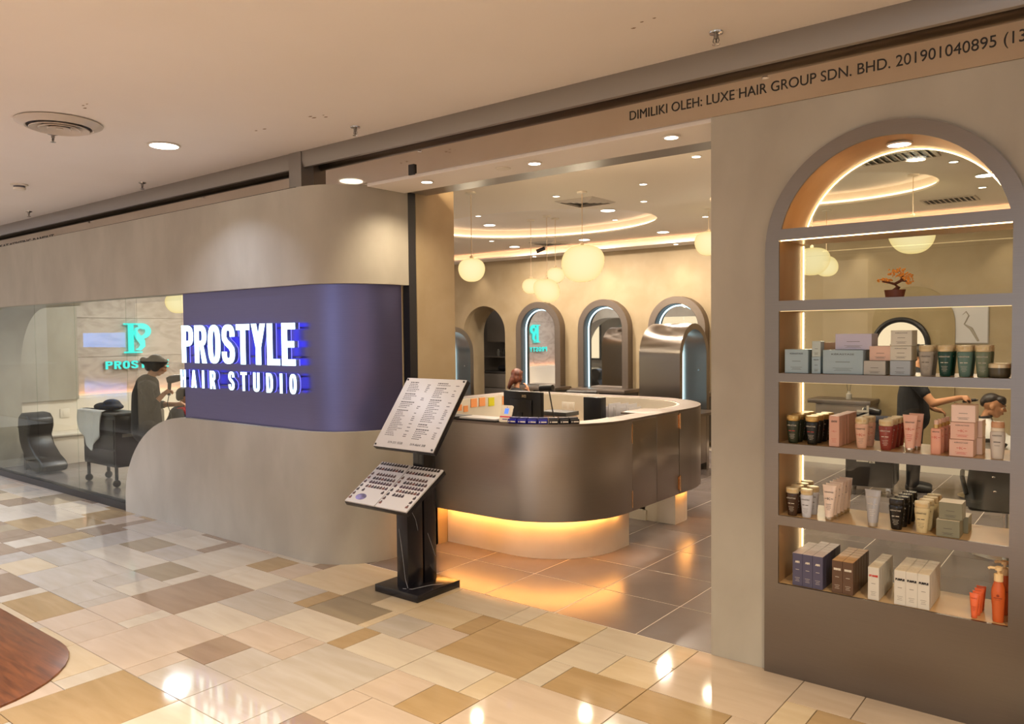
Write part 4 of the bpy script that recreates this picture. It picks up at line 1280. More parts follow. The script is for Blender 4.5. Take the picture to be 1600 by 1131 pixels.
for i, x in enumerate((-8.39, -7.02, -5.62, -4.2)):
    t = thing('soffit_spotlight', 'tiny spotlight in the back soffit, number %s from the doorway' % ('one', 'two', 'three', 'four')[i], 'spotlight', (x, 11.27, 3.16), 'tiny spotlights in the back soffit')
    obj('lens', B().lathe([(.03, 3.169), (.03, 3.163)], (x, 11.27, 0), 16), m_lens2, t)


def vent(x, y, label):
    t = thing('square_ceiling_vent', label, 'air vent', (x, y, ZC - .03), 'square four-way ceiling vents')
    R = Matrix.Rotation(math.radians(0), 3, 'Z')
    obj('dark_throat', B().box(x - .21, x + .21, y - .21, y + .21, ZC - .004, ZC - .001), m_black, t)
    for k in range(4):
        r = .25 - k * .055
        b = B()
        o_ = [(x - r, y - r), (x + r, y - r), (x + r, y + r), (x - r, y + r)]
        q = r - .042
        i_ = [(x - q, y - q), (x + q, y - q), (x + q, y + q), (x - q, y + q)]
        z0, z1 = ZC - .004 - k * .002, ZC - .022
        for a in range(4):
            c_ = (a + 1) % 4
            b.add([(*o_[a], z0), (*o_[c_], z0), (*i_[c_], z1), (*i_[a], z1), (*o_[a], z0 + .003), (*o_[c_], z0 + .003), (*i_[c_], z1 + .003), (*i_[a], z1 + .003)],
                  [(0, 1, 2, 3), (7, 6, 5, 4), (0, 4, 5, 1), (1, 5, 6, 2), (2, 6, 7, 3), (3, 7, 4, 0)])
        obj('louvre_ring', b, m_diff, t)


vent(-4.86, 7.5, 'square four-way ceiling vent above the counter')
vent(-7.5, 10.5, 'square four-way ceiling vent near the back soffit')
for (x, y, w_, lb_) in ((-1.6, 7.35, .62, 'slotted ceiling grille framed by the niche arch'), (-1.65, 10.2, .55, 'slotted ceiling grille towards the back right corner')):
    t = thing('slotted_grille', lb_, 'air vent', (x, y, ZC - .02), 'slotted ceiling grilles')
    obj('frame', B().prism([(x - w_ / 2, y - .2), (x + w_ / 2, y - .2), (x + w_ / 2, y + .2), (x - w_ / 2, y + .2)], ZC - .012, ZC - .001, 'z', holes=[[(x - w_ / 2 + .03, y - .17), (x + w_ / 2 - .03, y - .17), (x + w_ / 2 - .03, y + .17), (x - w_ / 2 + .03, y + .17)]]), m_diff, t)
    obj('dark_throat', B().box(x - w_ / 2 + .03, x + w_ / 2 - .03, y - .17, y + .17, ZC - .003, ZC - .001), m_black, t)
    for i in range(9):
        xx = x - w_ / 2 + .05 + i * (w_ - .1) / 8.6
        obj('slat', B().add([(xx, y - .17, ZC - .002), (xx + .028, y - .17, ZC - .016), (xx + .028, y + .17, ZC - .016), (xx, y + .17, ZC - .002), (xx + .004, y - .17, ZC - .002), (xx + .032, y - .17, ZC - .016), (xx + .032, y + .17, ZC - .016), (xx + .004, y + .17, ZC - .002)],
            [(0, 1, 2, 3), (7, 6, 5, 4), (0, 4, 5, 1), (2, 6, 7, 3), (1, 5, 6, 2), (3, 7, 4, 0)]), m_diff, t)
cm = thing('security_camera', 'small dark security camera by the big downlight near the soffit', 'camera', (-8.0, 10.9, ZC - .1))
obj('mount', B().lathe([(.04, ZC - .001), (.035, ZC - .03), (.012, ZC - .05)], (-7.86, 10.85, 0), 14), m_white, cm)
obj('camera_body', B().tube([(-7.80, 10.78, ZC - .045), (-7.92, 10.70, ZC - .10)], [.03, .034], 12), m_black, cm)

# ---------------------------------------------------------------- pantry behind the doorway
pc = thing('pantry_wall_cabinet', 'pale grey wall cabinet in the pantry', 'cabinet', (-9.5, 12.6, 1.6))
obj('body', B().box(-10.6, -9.45, 12.55, 12.98, 1.62, 2.6), m_greycab, pc, bev=.003)
obj('door', B().box(-10.58, -9.47, 12.53, 12.55, 1.63, 2.59), m_greycab, pc, bev=.002)
pb = thing('pantry_base_cabinet', 'dark grey pantry base cabinet with drawers', 'cabinet', (-9.5, 12.6, 0))
obj('body', B().box(-10.9, -8.6, 12.50, 12.98, 0, .98), m_greycab, pb)
obj('worktop', B().box(-10.9, -8.6, 12.47, 12.98, .98, 1.01), m_darkcab, pb)
for z in (.08, .38, .68):
    obj('drawer', B().box(-10.88, -8.62, 12.475, 12.5, z, z + .285), m_greycab, pb, bev=.002)
sh = thing('pantry_shelf', 'thin glass shelf with small jars in the pantry', 'shelf', (-9.6, 12.8, 1.30))
obj('board', B().box(-10.9, -8.7, 12.6, 12.98, 1.30, 1.32), m_greycab, sh)
mj = M('jar_glass', '8a8a86', .2)
for i in range(7):
    x = -10.45 + i * .14
    o = obj('jar', B().lathe([(.04, 1.32), (.045, 1.34), (.045, 1.43), (.03, 1.45), (.03, 1.47)], (x, 12.75, 0), 12), (mj, m_darkcab, m_white)[i % 3])
    tag(o, ('grey', 'dark', 'white')[i % 3] + ' small jar on the pantry shelf, ' + ('first', 'second', 'third', 'fourth', 'fifth', 'sixth', 'last')[i] + ' from the left end', 'jar', 'jars on the pantry shelf')
for i, (x, c_) in enumerate(((-10.3, m_blackcloth), (-10.05, m_whitecloth), (-9.8, m_blackcloth))):
    b = B(); b.ball((x, 12.72, 1.075), (.12, .13, .064), 14, 8)
    o = obj('folded_towel', b, c_); tag(o, ('black bundled towel on the pantry worktop at left', 'white bundled towel between black ones in the pantry', 'black bundled towel on the pantry worktop at right')[i], 'towel', 'towels in the pantry')
lamp('pantry_light', 'AREA', (-9.6, 12.4, 3.1), 14, (1, .93, .85), .3)

# posters on the back wall behind the niche
for i, (x0, x1, z0, z1, lb_) in enumerate(((-3.30 + .62, -2.45, 1.82, 2.12, 'small pale certificate seen at the left through the niche'), (-2.38, -1.98, 1.82, 2.12, 'wide pale certificate seen through the niche'), (-1.86, -1.42, 1.62, 2.2, 'tall pale poster with a slender bird drawing'))):
    t = thing('wall_poster', lb_, 'poster', ((x0 + x1) / 2, YB - .01, z0))
    obj('sheet', B().box(x0, x1, YB - .012, YB - .002, z0, z1), m_paper, t)
    obj('border', B().prism([(x0 - .012, z0 - .012), (x1 + .012, z0 - .012), (x1 + .012, z1 + .012), (x0 - .012, z1 + .012)], YB - .016, YB - .002, 'y', holes=[[(x0, z0), (x1, z0), (x1, z1), (x0, z1)]]), m_alu, t)
    if i == 2: obj('drawing', B().tube([(-1.70, YB - .014, 1.98), (-1.66, YB - .014, 2.02), (-1.63, YB - .014, 1.97), (-1.68, YB - .014, 1.86), (-1.60, YB - .014, 1.80), (-1.52, YB - .014, 1.64)], [.003, .008, .008, .008, .02, .012], 6), M('grey_drawing', '9a948a', .7), t)
# ---------------------------------------------------------------- arched product niche
nc = thing('display_niche', 'arched bronze metal product niche with warm lit shelves', 'display shelf', (CXA, 4.2, 0))
SH = [(2.263, 2.319), (1.90, 1.953), (1.535, 1.58), (1.165, 1.218), (.79, .84)]
XL, XR = -1.425, -.406
FY0, FY1 = 4.018, 4.030
outer = arch_loop(-1.497, -.335, 0, 2.205, 40)
holes = []
ri = .511; ci = 2.205
a_l = math.degrees(math.asin((2.319 - ci) / ri))
holes.append([(CXA + ri * math.cos(math.radians(a_l)), 2.319)] + arc(CXA, ci, ri, a_l, 180 - a_l, 30)[1:])
tops = [2.263, 1.90, 1.535, 1.165, .79]; bots = [1.953, 1.58, 1.218, .84, .482]
for zt_, zb_ in zip(tops, bots): holes.append([(XL, zb_), (XR, zb_), (XR, zt_), (XL, zt_)])
obj('front_frame', B().prism(outer, FY0, FY1, 'y', holes=holes), m_niche, nc)
GY = 4.385
for x, s_ in ((XL, -1), (XR, 1)):
    obj('side_panel', B().box(min(x, x + s_ * .03), max(x, x + s_ * .03), FY1, GY + .01, .44, 2.26), m_wood, nc)
ar = arc(CXA, ci, ri, 0, 180, 32); ar2 = arc(CXA, ci, ri + .03, 0, 180, 32)
obj('arch_lining', B().prism(ar + ar2[::-1], FY1, GY + .01, 'y'), m_wood, nc)
for i, (z0, z1) in enumerate([(b, t) for b, t in SH] + [(.44, .482)]):
    obj('shelf_board', B().box(XL, XR, FY1, GY, z0 + .006, z1), m_shelfboard, nc)
obj('front_lip', B().box(XL, XR, FY1, FY1 + .004, .44, .482), m_metal2, nc)
gp = obj('back_glass', B().box(XL, XR, GY, GY + .008, .47, 2.205).prism([(XL + .001, 2.205)] + [(x, z) for x, z in arc(CXA, ci, ri - .001, 180, 0, 30)][1:], GY, GY + .008, 'y'), m_glassg, nc)
# light strips: left rear corner, right rear corner, round the arch, under the top bar
for x in (XL + .008, XR - .008):
    for zt_, zb_ in zip(tops, bots):
        obj('light_strip', B().box(x - .003, x + .003, GY - .009, GY - .003, zb_ + .004, zt_ - .002), m_led, nc)
obj('light_strip', B().tube([(x, GY - .008, z) for x, z in arc(CXA, ci, ri - .006, a_l, 180 - a_l, 40)], .0032, 6), m_led, nc)
for zt_ in tops:
    obj('light_strip', B().box(XL + .004, XR - .004, FY1 + .002, FY1 + .006, zt_ - (.004 if zt_ > 2 else .0015), zt_ + .001), m_led if zt_ > 2 else m_ledweak, nc)
dl_ = thing('niche_downlight', 'round downlight set in the wooden arch lining of the niche', 'downlight', (-.90, 4.2, 2.7))
obj('lens', B().lathe([(.052, 2.704), (.052, 2.700)], (-.90, 4.2, 0), 24, sy=.9), m_lens, dl_)
obj('trim_ring', B().lathe([(.052, 2.708), (.06, 2.706), (.06, 2.701), (.052, 2.699), (.052, 2.708)], (-.90, 4.2, 0), 24, sy=.9), m_ring, dl_)

# ---------------------------------------------------------------- products
def placep(r, loc, rz=0): return place(r, (loc[0] * .984, loc[1], loc[2] + .0012), rz)


m_caplight = M('pale_gold_cap', 'd9c9a4', .3, .3)
m_capgold = M('gold_cap', 'c8a86a', .28, .7)
PC = {}


def pm(key, col, rough=.3, trans=0):
    if key not in PC: PC[key] = M('product_' + key, col, rough)
    return PC[key]


def marks(b, x, z, w, n=3, dz=.006, y=0.0, h=.0018):
    for i in range(n):
        l = w * (1, .7, .85, .5)[i % 4]
        b.box(x - l / 2, x + l / 2, y - .0006, y, z - i * dz, z - i * dz + h)
    return b


def kmark(b, x, z, s, y):
    b.box(x - s * .5, x - s * .3, y - .0008, y, z - s * .5, z + s * .5)
    b.prism([(x - s * .3, z - s * .05), (x + s * .35, z + s * .5), (x + s * .55, z + s * .5), (x - s * .15, z)], y - .0008, y, 'y')
    b.prism([(x - s * .15, z), (x + s * .0, z + s * .05), (x + s * .6, z - s * .5), (x + s * .35, z - s * .5)], y - .0008, y, 'y')
    b.box(x - s * 1.6, x - s * .7, y - .0008, y, z - s * .08, z + s * .08)
    b.box(x + s * .8, x + s * 1.7, y - .0008, y, z - s * .08, z + s * .08)
    return b


m_redprint = M('red_print_small', 'c23a2e', .5); m_whiteprint = M('pale_print', 'd8d2c4', .5); m_darkprint = M('dark_print_small', '4a4644', .5)


def front_y(prof, z, sy):
    for (r0, z0), (r1, z1) in zip(prof[:-1], prof[1:]):
        if z0 <= z <= z1 and z1 > z0: return -(r0 + (r1 - r0) * (z - z0) / (z1 - z0)) * sy
    return -prof[0][0] * sy


def bottle(name, label, w, h, body, cap, pr, prm2=None, wide_cap=True, group=None, cat='bottle', brandtxt='KÉRASTASE', k=False):
    """tapering shampoo bottle that stands on its narrow foot"""
    t = thing(name, label, cat, (0, 0, 0), group)
    r = w / 2; hb = h * .80
    prof = [(r * .62, 0), (r * .68, .003), (r * .76, hb * .25), (r * .87, hb * .55), (r * .97, hb * .88), (r * .98, hb * .96), (r * .90, hb)]
    sy = .74
    obj('body', B().lathe(prof, seg=24, sy=sy), body, t)
    cp = [(r * .86, hb), (r * .93, hb + h * .02), (r * .97, hb + h * .06), (r * .97, h * .965), (r * .90, h), (0.0, h)]
    c_ = B().lathe(cp, seg=24, sy=sy)
    o = obj('cap', c_, cap, t)
    g = B()
    for i in range(-4, 5):      # flutes on the cap
        x = i * r * .17
        yy = -sy * math.sqrt(max((r * .97) ** 2 - x * x, 1e-6))
        g.box(x - .0012, x + .0012, yy - .0012, yy + .002, hb + h * .07, h * .95)
    obj('cap_flutes', g, cap if not wide_cap else m_capgold, o)
    z = hb * .80
    tb = text(brandtxt, h * .062, (0, front_y(prof, z, sy) - .0012, z), depth=.0008, width=w * .66)
    obj('brand_print', tb, pr, t)
    b = B()
    if k: kmark(b, 0, hb * .56, h * .085, front_y(prof, hb * .56, sy) - .0006)
    else: b.box(-w * .24, -w * .06, front_y(prof, hb * .55, sy) - .0012, front_y(prof, hb * .55, sy) + .001, hb * .55, hb * .575).box(w * .0, w * .22, front_y(prof, hb * .55, sy) - .0012, front_y(prof, hb * .55, sy) + .001, hb * .55, hb * .575)
    obj('emblem_print', b, prm2 or pr, t)
    b = B()
    for i in range(4): 
        z = hb * (.40 - .06 * i); l = w * (.4, .3, .36, .22)[i]
        b.box(-l / 2, l / 2, front_y(prof, z, sy) - .0007, front_y(prof, z, sy) + .001, z, z + .0009)
    obj('small_print', b, pr, t)
    return t


def tube_(name, label, w, h, body, cap, pr, prm2=None, group=None, k=True):
    """squeeze tube standing on its cap, crimped flat at the top"""
    t = thing(name, label, 'tube', (0, 0, 0), group)
    r = w / 2; hc = h * .11
    obj('cap', B().lathe([(r * .56, 0), (r * .6, .002), (r * .6, hc), (r * .5, hc + .001)], seg=22), cap, t)
    loops = []
    for i in range(9):
        u = i / 8; z = hc + (h - hc) * u
        rx = r * (.62 + .38 * u); ry_ = r * .62 * (1 - u) ** .8 + .0022
        loops.append([(rx * math.cos(2 * PI * q / 22), ry_ * math.sin(2 * PI * q / 22), z) for q in range(22)])
    bd = obj('body', B().loft(loops), body, t)
    obj('crimp', B().box(-r * .995, r * .995, -.0026, .0026, h - h * .035, h), body, bd)

    def fy(z):
        u = (z - hc) / (h - hc); return -(r * .62 * (1 - u) ** .8 + .0022)
    tb = text('KÉRASTASE', h * .05, (0, fy(h * .80) - .0012, h * .80), depth=.0008, width=w * .62, up=(0, -.12, .99))
    obj('brand_print', tb, pr, t)
    b = B()
    if k: kmark(b, 0, h * .62, h * .07, fy(h * .60) - .0006)
    for i in range(4):
        z = h * (.46 - .05 * i); l = w * (.4, .3, .36, .22)[i]
        b.box(-l / 2, l / 2, fy(z) - .0012, fy(z) + .001, z, z + .0016)
    obj('emblem_print', b, prm2 or pr, t)
    return t


def box_(name, label, w, h, d, body, pr, words=None, group=None, top=None, k=False, wy=.82, prm2=None, bigword=None, cat='box', bw=.8):
    t = thing(name, label, cat, (0, 0, 0), group)
    bo_ = obj('carton', B().box(-w / 2, w / 2, 0, d, 0, h), body, t, bev=.0015, bseg=1)
    if top: obj('carton_top', B().box(-w / 2 + .001, w / 2 - .001, .001, d - .001, h - .0005, h + .0006), top, bo_)
    if words: obj('brand_print', text(words, h * .09, (0, -.0006, h * wy), depth=.0008, width=w * .56), pr, t)
    if bigword:
        obj('shade_name', text(bigword, h * .075, (0, -.0006, h * .74), depth=.0008, width=w * bw, bold=.0012), prm2 or pr, t)
    b = B()
    if k: kmark(b, 0, h * .5, min(w, h) * .15, 0)
    else: marks(b, 0, h * .5, w * .36, 1)
    marks(b, 0, h * .25, w * .5, 3, h * .05, h=.0011)
    obj('small_print', b, prm2 if (k and prm2) else pr, t)
    return t


def pump(label, w, h, body, capm, group):
    t = thing('pump_bottle', label, 'bottle', (0, 0, 0), group)
    r = w / 2
    prof = [(r * .72, 0), (r * .76, .004), (r * .82, h * .2), (r * .95, h * .42), (r, h * .52), (r * .92, h * .60), (r * .72, h * .68), (r * .60, h * .72), (r * .60, h * .735)]
    obj('body', B().lathe(prof, seg=24, sy=.86), body, t)
    obj('collar', B().lathe([(r * .64, h * .735), (r * .64, h * .86), (r * .5, h * .87)], seg=20), capm, t)
    obj('pump_head', B().lathe([(r * .2, h * .86), (r * .2, h * .92), (r * .5, h * .93), (r * .52, h * .985), (r * .3, h)], seg=16), capm, t)
    obj('nozzle', B().tube([(0, 0, h * .965), (-r * 1.1, -.004, h * .965), (-r * 1.35, -.004, h * .945)], .006, 8), capm, t)
    obj('brand_print', text('LUMI', h * .0001 + .008, (0, -r * .86 - .0012, h * .50), depth=.0008, width=w * .5), pm('pumpprint', '7a2a10'), t) if False else None
    b = B().box(-w * .28, w * .28, -r * .84, -r * .8, h * .44, h * .452).box(-w * .18, w * .18, -r * .84, -r * .8, h * .41, h * .414)
    obj('brand_print', b, pm('pumpprint', '8a3414'), t)
    obj('round_emblem', B().lathe([(.006, 0), (.006, .001)], (0, -r * .862, h * .49), 14, axis='y'), pm('pumpprint', '8a3414'), t)
    return t


ORD = ['front', 'second', 'third', 'fourth', 'fifth', 'sixth', 'rearmost']


def rows(proto, z, x, y, n, dy, dx=.0, lab='', where='', group=None, jitter=.002):
    """copies of one product standing in file behind the first"""
    for i in range(n):
        w_ = 'only' if n == 1 else ('rearmost' if i == n - 1 and n > 2 else ORD[i])
        l = (lab + ', ' + (w_ + ' in file, ' if n > 1 else '') + where).strip()
        p = (x + dx * i + rnd.uniform(-jitter, jitter), y + dy * i, z)
        if i == 0:
            placep(proto, p, rnd.uniform(-.03, .03)); proto['label'] = l
            if group: proto['group'] = group
        else: dup(proto, (p[0] * .984, p[1], p[2] + .0012), rnd.uniform(-.05, .05), l, group)


Z3, Z4, Z5, Z6 = 1.58, 1.218, .84, .482
Y0 = 4.062
lbx = pm('lightblue', '9fb8c6', .35); lav = pm('lavender', 'c2c2dc', .3); pkb = pm('blush', 'e0c0b0', .4); gryb = pm('greysilver', 'b4b6b2', .35)
g3 = 'cartons on the first product shelf'
YB3 = 4.036
placep(box_('hair_mask_carton', 'pale blue square carton at the left end of the first product shelf', .118, .122, .13, lbx, m_darkprint, 'KÉRASTASE', g3), (-1.362, YB3, Z3))
placep(box_('serum_carton', 'narrow pale blue carton standing between two wide ones', .043, .085, .06, lbx, m_darkprint, 'KÉRASTASE', g3), (-1.262, YB3, Z3))
placep(box_('serum_carton', 'narrow pale carton lying on top of another beside the wide blue box', .042, .078, .06, pm('lightblue2', 'b8c8c8', .35), m_darkprint, None, g3), (-1.262, YB3 + .003, Z3 + .0855))
placep(box_('long_carton', 'tan lying carton behind the narrow blue cartons', .11, .155, .06, pm('tanbox', 'c8a684', .4), m_darkprint, None, g3), (-1.235, YB3 + .16, Z3))
placep(box_('gift_carton', 'wide pale blue gift carton in the middle of the shelf', .19, .12, .15, lbx, m_darkprint, 'KÉRASTASE', g3, k=False), (-1.132, YB3, Z3))
placep(box_('gift_carton', 'lavender wide carton lying on the pale blue gift carton', .17, .078, .12, lav, m_darkprint, None, g3), (-1.09, YB3 + .03, Z3 + .1212))
placep(box_('vial_carton', 'small silver patterned carton right of the gift carton', .098, .068, .12, gryb, m_darkprint, None, g3), (-.983, YB3, Z3))
placep(box_('vial_carton', 'blush carton stacked on the small silver one', .098, .070, .12, pkb, m_darkprint, None, g3), (-.962, YB3 + .022, Z3 + .069))
placep(box_('mask_carton', 'silver blue carton at the bottom of a stack of three', .088, .071, .12, pm('silverblue', 'a4b2be', .35), m_darkprint, None, g3), (-.868, YB3, Z3))
placep(box_('mask_carton', 'pale carton in the middle of a stack of three', .092, .068, .12, pm('palebox', 'd2d2c6', .35), m_darkprint, 'KÉRASTASE', g3), (-.866, YB3 + .004, Z3 + .0722))
placep(box_('mask_carton', 'pale carton on top of a stack of three', .092, .073, .12, pm('palebox', 'd2d2c6', .35), m_darkprint, 'KÉRASTASE', g3), (-.865, YB3 + .006, Z3 + .1415))
for i, (x, c, lb_) in enumerate(((-.762, 'a8a49a', 'grey shampoo bottle with pale cap, first of four'), (-.680, '0f4438', 'emerald green shampoo bottle with pale cap'), (-.601, '5f8078', 'blue green shampoo bottle with pale cap'), (-.529, '6d7c66', 'sage green shampoo bottle with pale cap'))):
    pr = bottle('shampoo_bottle', lb_, .066, .143, pm('s3_%d' % i, c), m_caplight, m_whiteprint if i else m_darkprint, group='shampoo bottles on the first product shelf')
    rows(pr, Z3, x, Y0 + .005, 2, .085, .004, lb_, 'first shelf', 'shampoo bottles on the first product shelf')
t = thing('hair_mask_jar', 'dark olive low jar with cream lid at the right shelf end', 'jar', (0, 0, 0))
obj('body', B().lathe([(.036, 0), (.041, .006), (.043, .02), (.043, .044)], seg=24), pm('olive', '4f4a38'), t)
obj('lid', B().lathe([(.045, .044), (.045, .060), (.042, .064), (0, .064)], seg=24), m_caplight, t)
placep(t, (-.463, Y0 + .01, Z3))

# second product shelf
g4 = 'products on the second product shelf'
p = bottle('shampoo_bottle', '', .070, .145, pm('olivegreen', '27301c'), m_capgold, m_whiteprint, m_redprint)
rows(p, Z4, -1.385, Y0 - .005, 4, .072, .003, 'olive green bottle with gold cap', 'left end of second shelf', 'green bottles of the left file')
p = bottle('shampoo_bottle', '', .070, .145, pm('blackgreen', '0d120e'), m_capgold, m_whiteprint, m_redprint)
rows(p, Z4, -1.288, Y0 - .002, 4, .072, .004, 'black green bottle with gold cap', 'next to the pink cartons', 'black bottles with gold caps')
p = box_('lotion_carton', '', .049, .153, .048, pm('rosecarton', 'd9ab98', .45), m_darkprint, 'KÉRASTASE', k=True, prm2=m_redprint)
rows(p, Z4, -1.171, 4.036, 6, .0495, .001, 'tall rose carton', 'second shelf', 'tall rose cartons')
p = bottle('shampoo_bottle', '', .064, .150, pm('peach', 'e0b8a0'), m_caplight, m_darkprint, m_redprint, k=True)
rows(p, Z4, -1.045, Y0, 2, .10, .010, 'peach bottle with cream cap and red emblem', 'beside the rose cartons', 'peach bottles')
p = bottle('shampoo_bottle', '', .068, .146, pm('crimson', '8a3a30', .2), m_caplight, m_whiteprint)
rows(p, Z4, -.933, Y0, 4, .068, .004, 'crimson bottle with cream cap', 'middle of second shelf', 'crimson bottles')
p = tube_('conditioner_tube', '', .064, .176, pm('rosetube', 'e2b4a0'), m_chrome, m_darkprint, m_redprint)
rows(p, Z4, -.826, Y0, 2, .085, .010, 'rose squeeze tube with clear cap', 'right of the crimson bottles', 'rose tubes')


def spray(label, w, h, body, capm):
    t = thing('spray_bottle', label, 'bottle', (0, 0, 0))
    b = B(); r = w / 2
    lp = []
    for z, s_ in ((0, .94), (.003, 1), (h * .72, 1), (h * .75, .9), (h * .765, .5)):
        lp.append([(r * s_ * math.copysign(abs(math.cos(a)) ** .5, math.cos(a)), r * .72 * s_ * math.copysign(abs(math.sin(a)) ** .5, math.sin(a)), z) for a in [2 * PI * i / 24 for i in range(24)]])
    obj('body', b.loft(lp), body, t)
    obj('cap', B().lathe([(r * .52, h * .765), (r * .52, h * .87)], seg=18), m_capgold, t)
    obj('nozzle_cap', B().lathe([(r * .46, h * .87), (r * .46, h * .98), (r * .35, h)], seg=16), capm, t)
    kb = kmark(B(), 0, h * .5, h * .07, -r * .72 - .0002)
    obj('emblem_print', kb, m_redprint, t)
    obj('brand_print', text('KÉRASTASE', .008, (0, -r * .72 - .001, h * .66), depth=.0008, width=w * .66), m_darkprint, t)
    return t


p = spray('', .044, .158, pm('coralspray', 'e0a48e'), pkb)
rows(p, Z4, -.716, Y0, 4, .062, .006, 'slim coral spray bottle', 'left of the pink carton stack', 'coral spray bottles')
pk = pm('pinkcarton', 'dcb6a6', .4); pk2 = pm('palepink', 'ecd4c8', .4)
for i, (z, x, lb_) in enumerate(((0, -.607, 'bottom'), (.079, -.603, 'middle'), (.158, -.600, 'top'))):
    placep(box_('mask_carton', 'pink carton with red emblem, %s one of the front stack of three' % lb_, .096, .077, .10, pk2 if i == 2 else pk, m_darkprint, 'KÉRASTASE' if i < 2 else None, 'stacked pink cartons', k=i < 2, prm2=m_redprint), (x, 4.036, Z4 + z))
for i, (z, lb_) in enumerate(((0, 'bottom'), (.079, 'top'))):
    placep(box_('mask_carton', 'pale pink carton behind the front stack, %s one' % lb_, .096, .077, .10, pk2, m_darkprint, None, 'stacked pink cartons'), (-.585, 4.142, Z4 + z))
t = thing('serum_bottle', 'white bottle with tan cap at the right end of the second shelf', 'bottle', (0, 0, 0))
r = .030
obj('body', B().lathe([(r * .75, 0), (r * .8, .003), (r * .92, .05), (r, .10), (r * .97, .118), (r * .8, .124)], seg=24, sy=.8), pm('pearl', 'c9c4be'), t)
obj('shoulder_ring', B().lathe([(r * .8, .124), (r * .9, .126), (r * .9, .137), (r * .76, .140)], seg=24, sy=.85), m_whitestone, t)
obj('cap', B().lathe([(r * .86, .140), (r * .88, .143), (r * .86, .163), (r * .78, .166), (0, .166)], seg=24, sy=.85), pm('tancap', 'c69a78'), t)
obj('brand_print', text('KÉRASTASE', .008, (0, -r * .8 - .0014, .105), depth=.0008, width=.036), m_darkprint, t)
obj('small_print', B().box(-.013, .013, -.0245, -.02, .075, .078).box(-.01, .01, -.023, -.02, .06, .0616), m_darkprint, t)
placep(t, (-.466, Y0, Z4))

# third product shelf
p = bottle('shampoo_bottle', '', .068, .146, pm('amberbrown', '3c2618', .2), m_caplight, m_whiteprint)
rows(p, Z5, -1.385, Y0 - .004, 4, .074, .001, 'amber brown bottle with cream cap', 'left end of third shelf', 'amber brown bottles')
p = bottle('shampoo_bottle', '', .064, .146, pm('whiteblue', 'ccd0da'), m_caplight, m_darkprint)
rows(p, Z5, -1.312, Y0 - .006, 2, .090, .004, 'milky white bottle with cream cap', 'beside the amber brown ones', 'milky white bottles')
p = tube_('conditioner_tube', '', .066, .178, pm('ivorytube', 'e6d2c4'), m_chrome, m_darkprint)
rows(p, Z5, -1.200, Y0, 6, .052, .002, 'ivory squeeze tube with dark emblem', 'on third shelf', 'ivory tubes')
p = tube_('conditioner_tube', '', .074, .178, pm('silvertube', 'a8a8ac', .22), M('silver_cap', 'b0a898', .3, .5), m_whiteprint)
rows(p, Z5, -.992, Y0, 1, .05, 0, 'single silver squeeze tube', 'alone in the middle of the third shelf')
p = bottle('shampoo_bottle', '', .070, .147, pm('jet', '0b090a', .18), pm('jetcap', '17120e', .25), m_whiteprint, wide_cap=False)
rows(p, Z5, -.882, Y0, 4, .072, .005, 'jet black bottle with black cap', 'on third shelf', 'jet black bottles')
p = bottle('shampoo_bottle', '', .068, .148, pm('butter', 'cfc096'), m_caplight, m_darkprint)
rows(p, Z5, -.770, Y0, 4, .070, .005, 'butter cream bottle with cream cap', 'right of the jet black bottles', 'butter cream bottles')
gg = pm('sagecarton', '7d7c68', .4)
cream = pm('creamtop', 'ded4be', .4)
placep(box_('mask_carton', 'sage green carton at the bottom of a stack of two', .096, .078, .10, gg, m_darkprint, None, 'sage green cartons', top=cream), (-.658, 4.036, Z5))
placep(box_('mask_carton', 'sage green carton on top of a stack of two', .096, .078, .10, gg, m_darkprint, None, 'sage green cartons', top=cream), (-.650, 4.05, Z5 + .080))
placep(box_('mask_carton', 'sage green carton standing behind the stack of two', .096, .078, .10, gg, m_darkprint, None, 'sage green cartons', top=cream), (-.640, 4.157, Z5))

# bottom shelf
GB = 'slim dye cartons on the bottom shelf'


def block(x0, w, h, d, nx, ny, mat, pr, word_, lab, top=None, prm2=None, short=(), bw=.8):
    pr0 = box_('dye_carton', '', w, h, d, mat, pr, None, GB, top=top, bigword=word_, prm2=prm2, bw=bw)
    first = True
    for j in range(ny):
        for i in range(nx):
            if (i, j) in short: continue
            col_ = ('left', 'middle', 'right')[i] if nx == 3 else ('left', 'right')[i] if nx == 2 else 'single'
            l = '%s, %s column, %s from the front' % (lab, col_, ('first', 'second', 'third', 'fourth', 'fifth', 'sixth')[j])
            p_ = (x0 + i * (w + .0012) + w / 2, 4.036 + j * (d + .0012), Z6 + .0)
            if first: placep(pr0, p_); pr0['label'] = l; first = False
            else: dup(pr0, (p_[0] * .984, p_[1], p_[2] + .0012), rnd.uniform(-.006, .006), l, GB)


block(-1.378, .0505, .168, .050, 3, 6, pm('slatepurple', '4e4c66', .4), m_whiteprint, 'ASH', 'slate purple dye carton', top=pm('lilactop', 'cfc0c4', .4), short=((0, 5),), bw=.46)
block(-1.178, .0505, .164, .048, 2, 6, pm('cocoa', '5c4332', .4), m_whiteprint, 'BEIGE', 'cocoa brown dye carton', top=pm('tantop', 'c89a62', .4), bw=.66)
block(-1.006, .0505, .160, .046, 1, 6, pm('whitecarton', 'cfccc4', .4), m_darkprint, 'ORANGE', 'white dye carton with red word', top=cream, prm2=m_redprint)
block(-.886, .0505, .166, .052, 3, 5, pm('whitecarton', 'cfccc4', .4), m_darkprint, 'PURPLE', 'white dye carton with black word', top=cream, prm2=m_ink)
p = tube_('colour_tube', '', .040, .112, pm('orangetube', 'e06a3c', .3), pm('orangecap', 'd8663c', .3), pm('orangeprint', 'b84a20'), k=False)
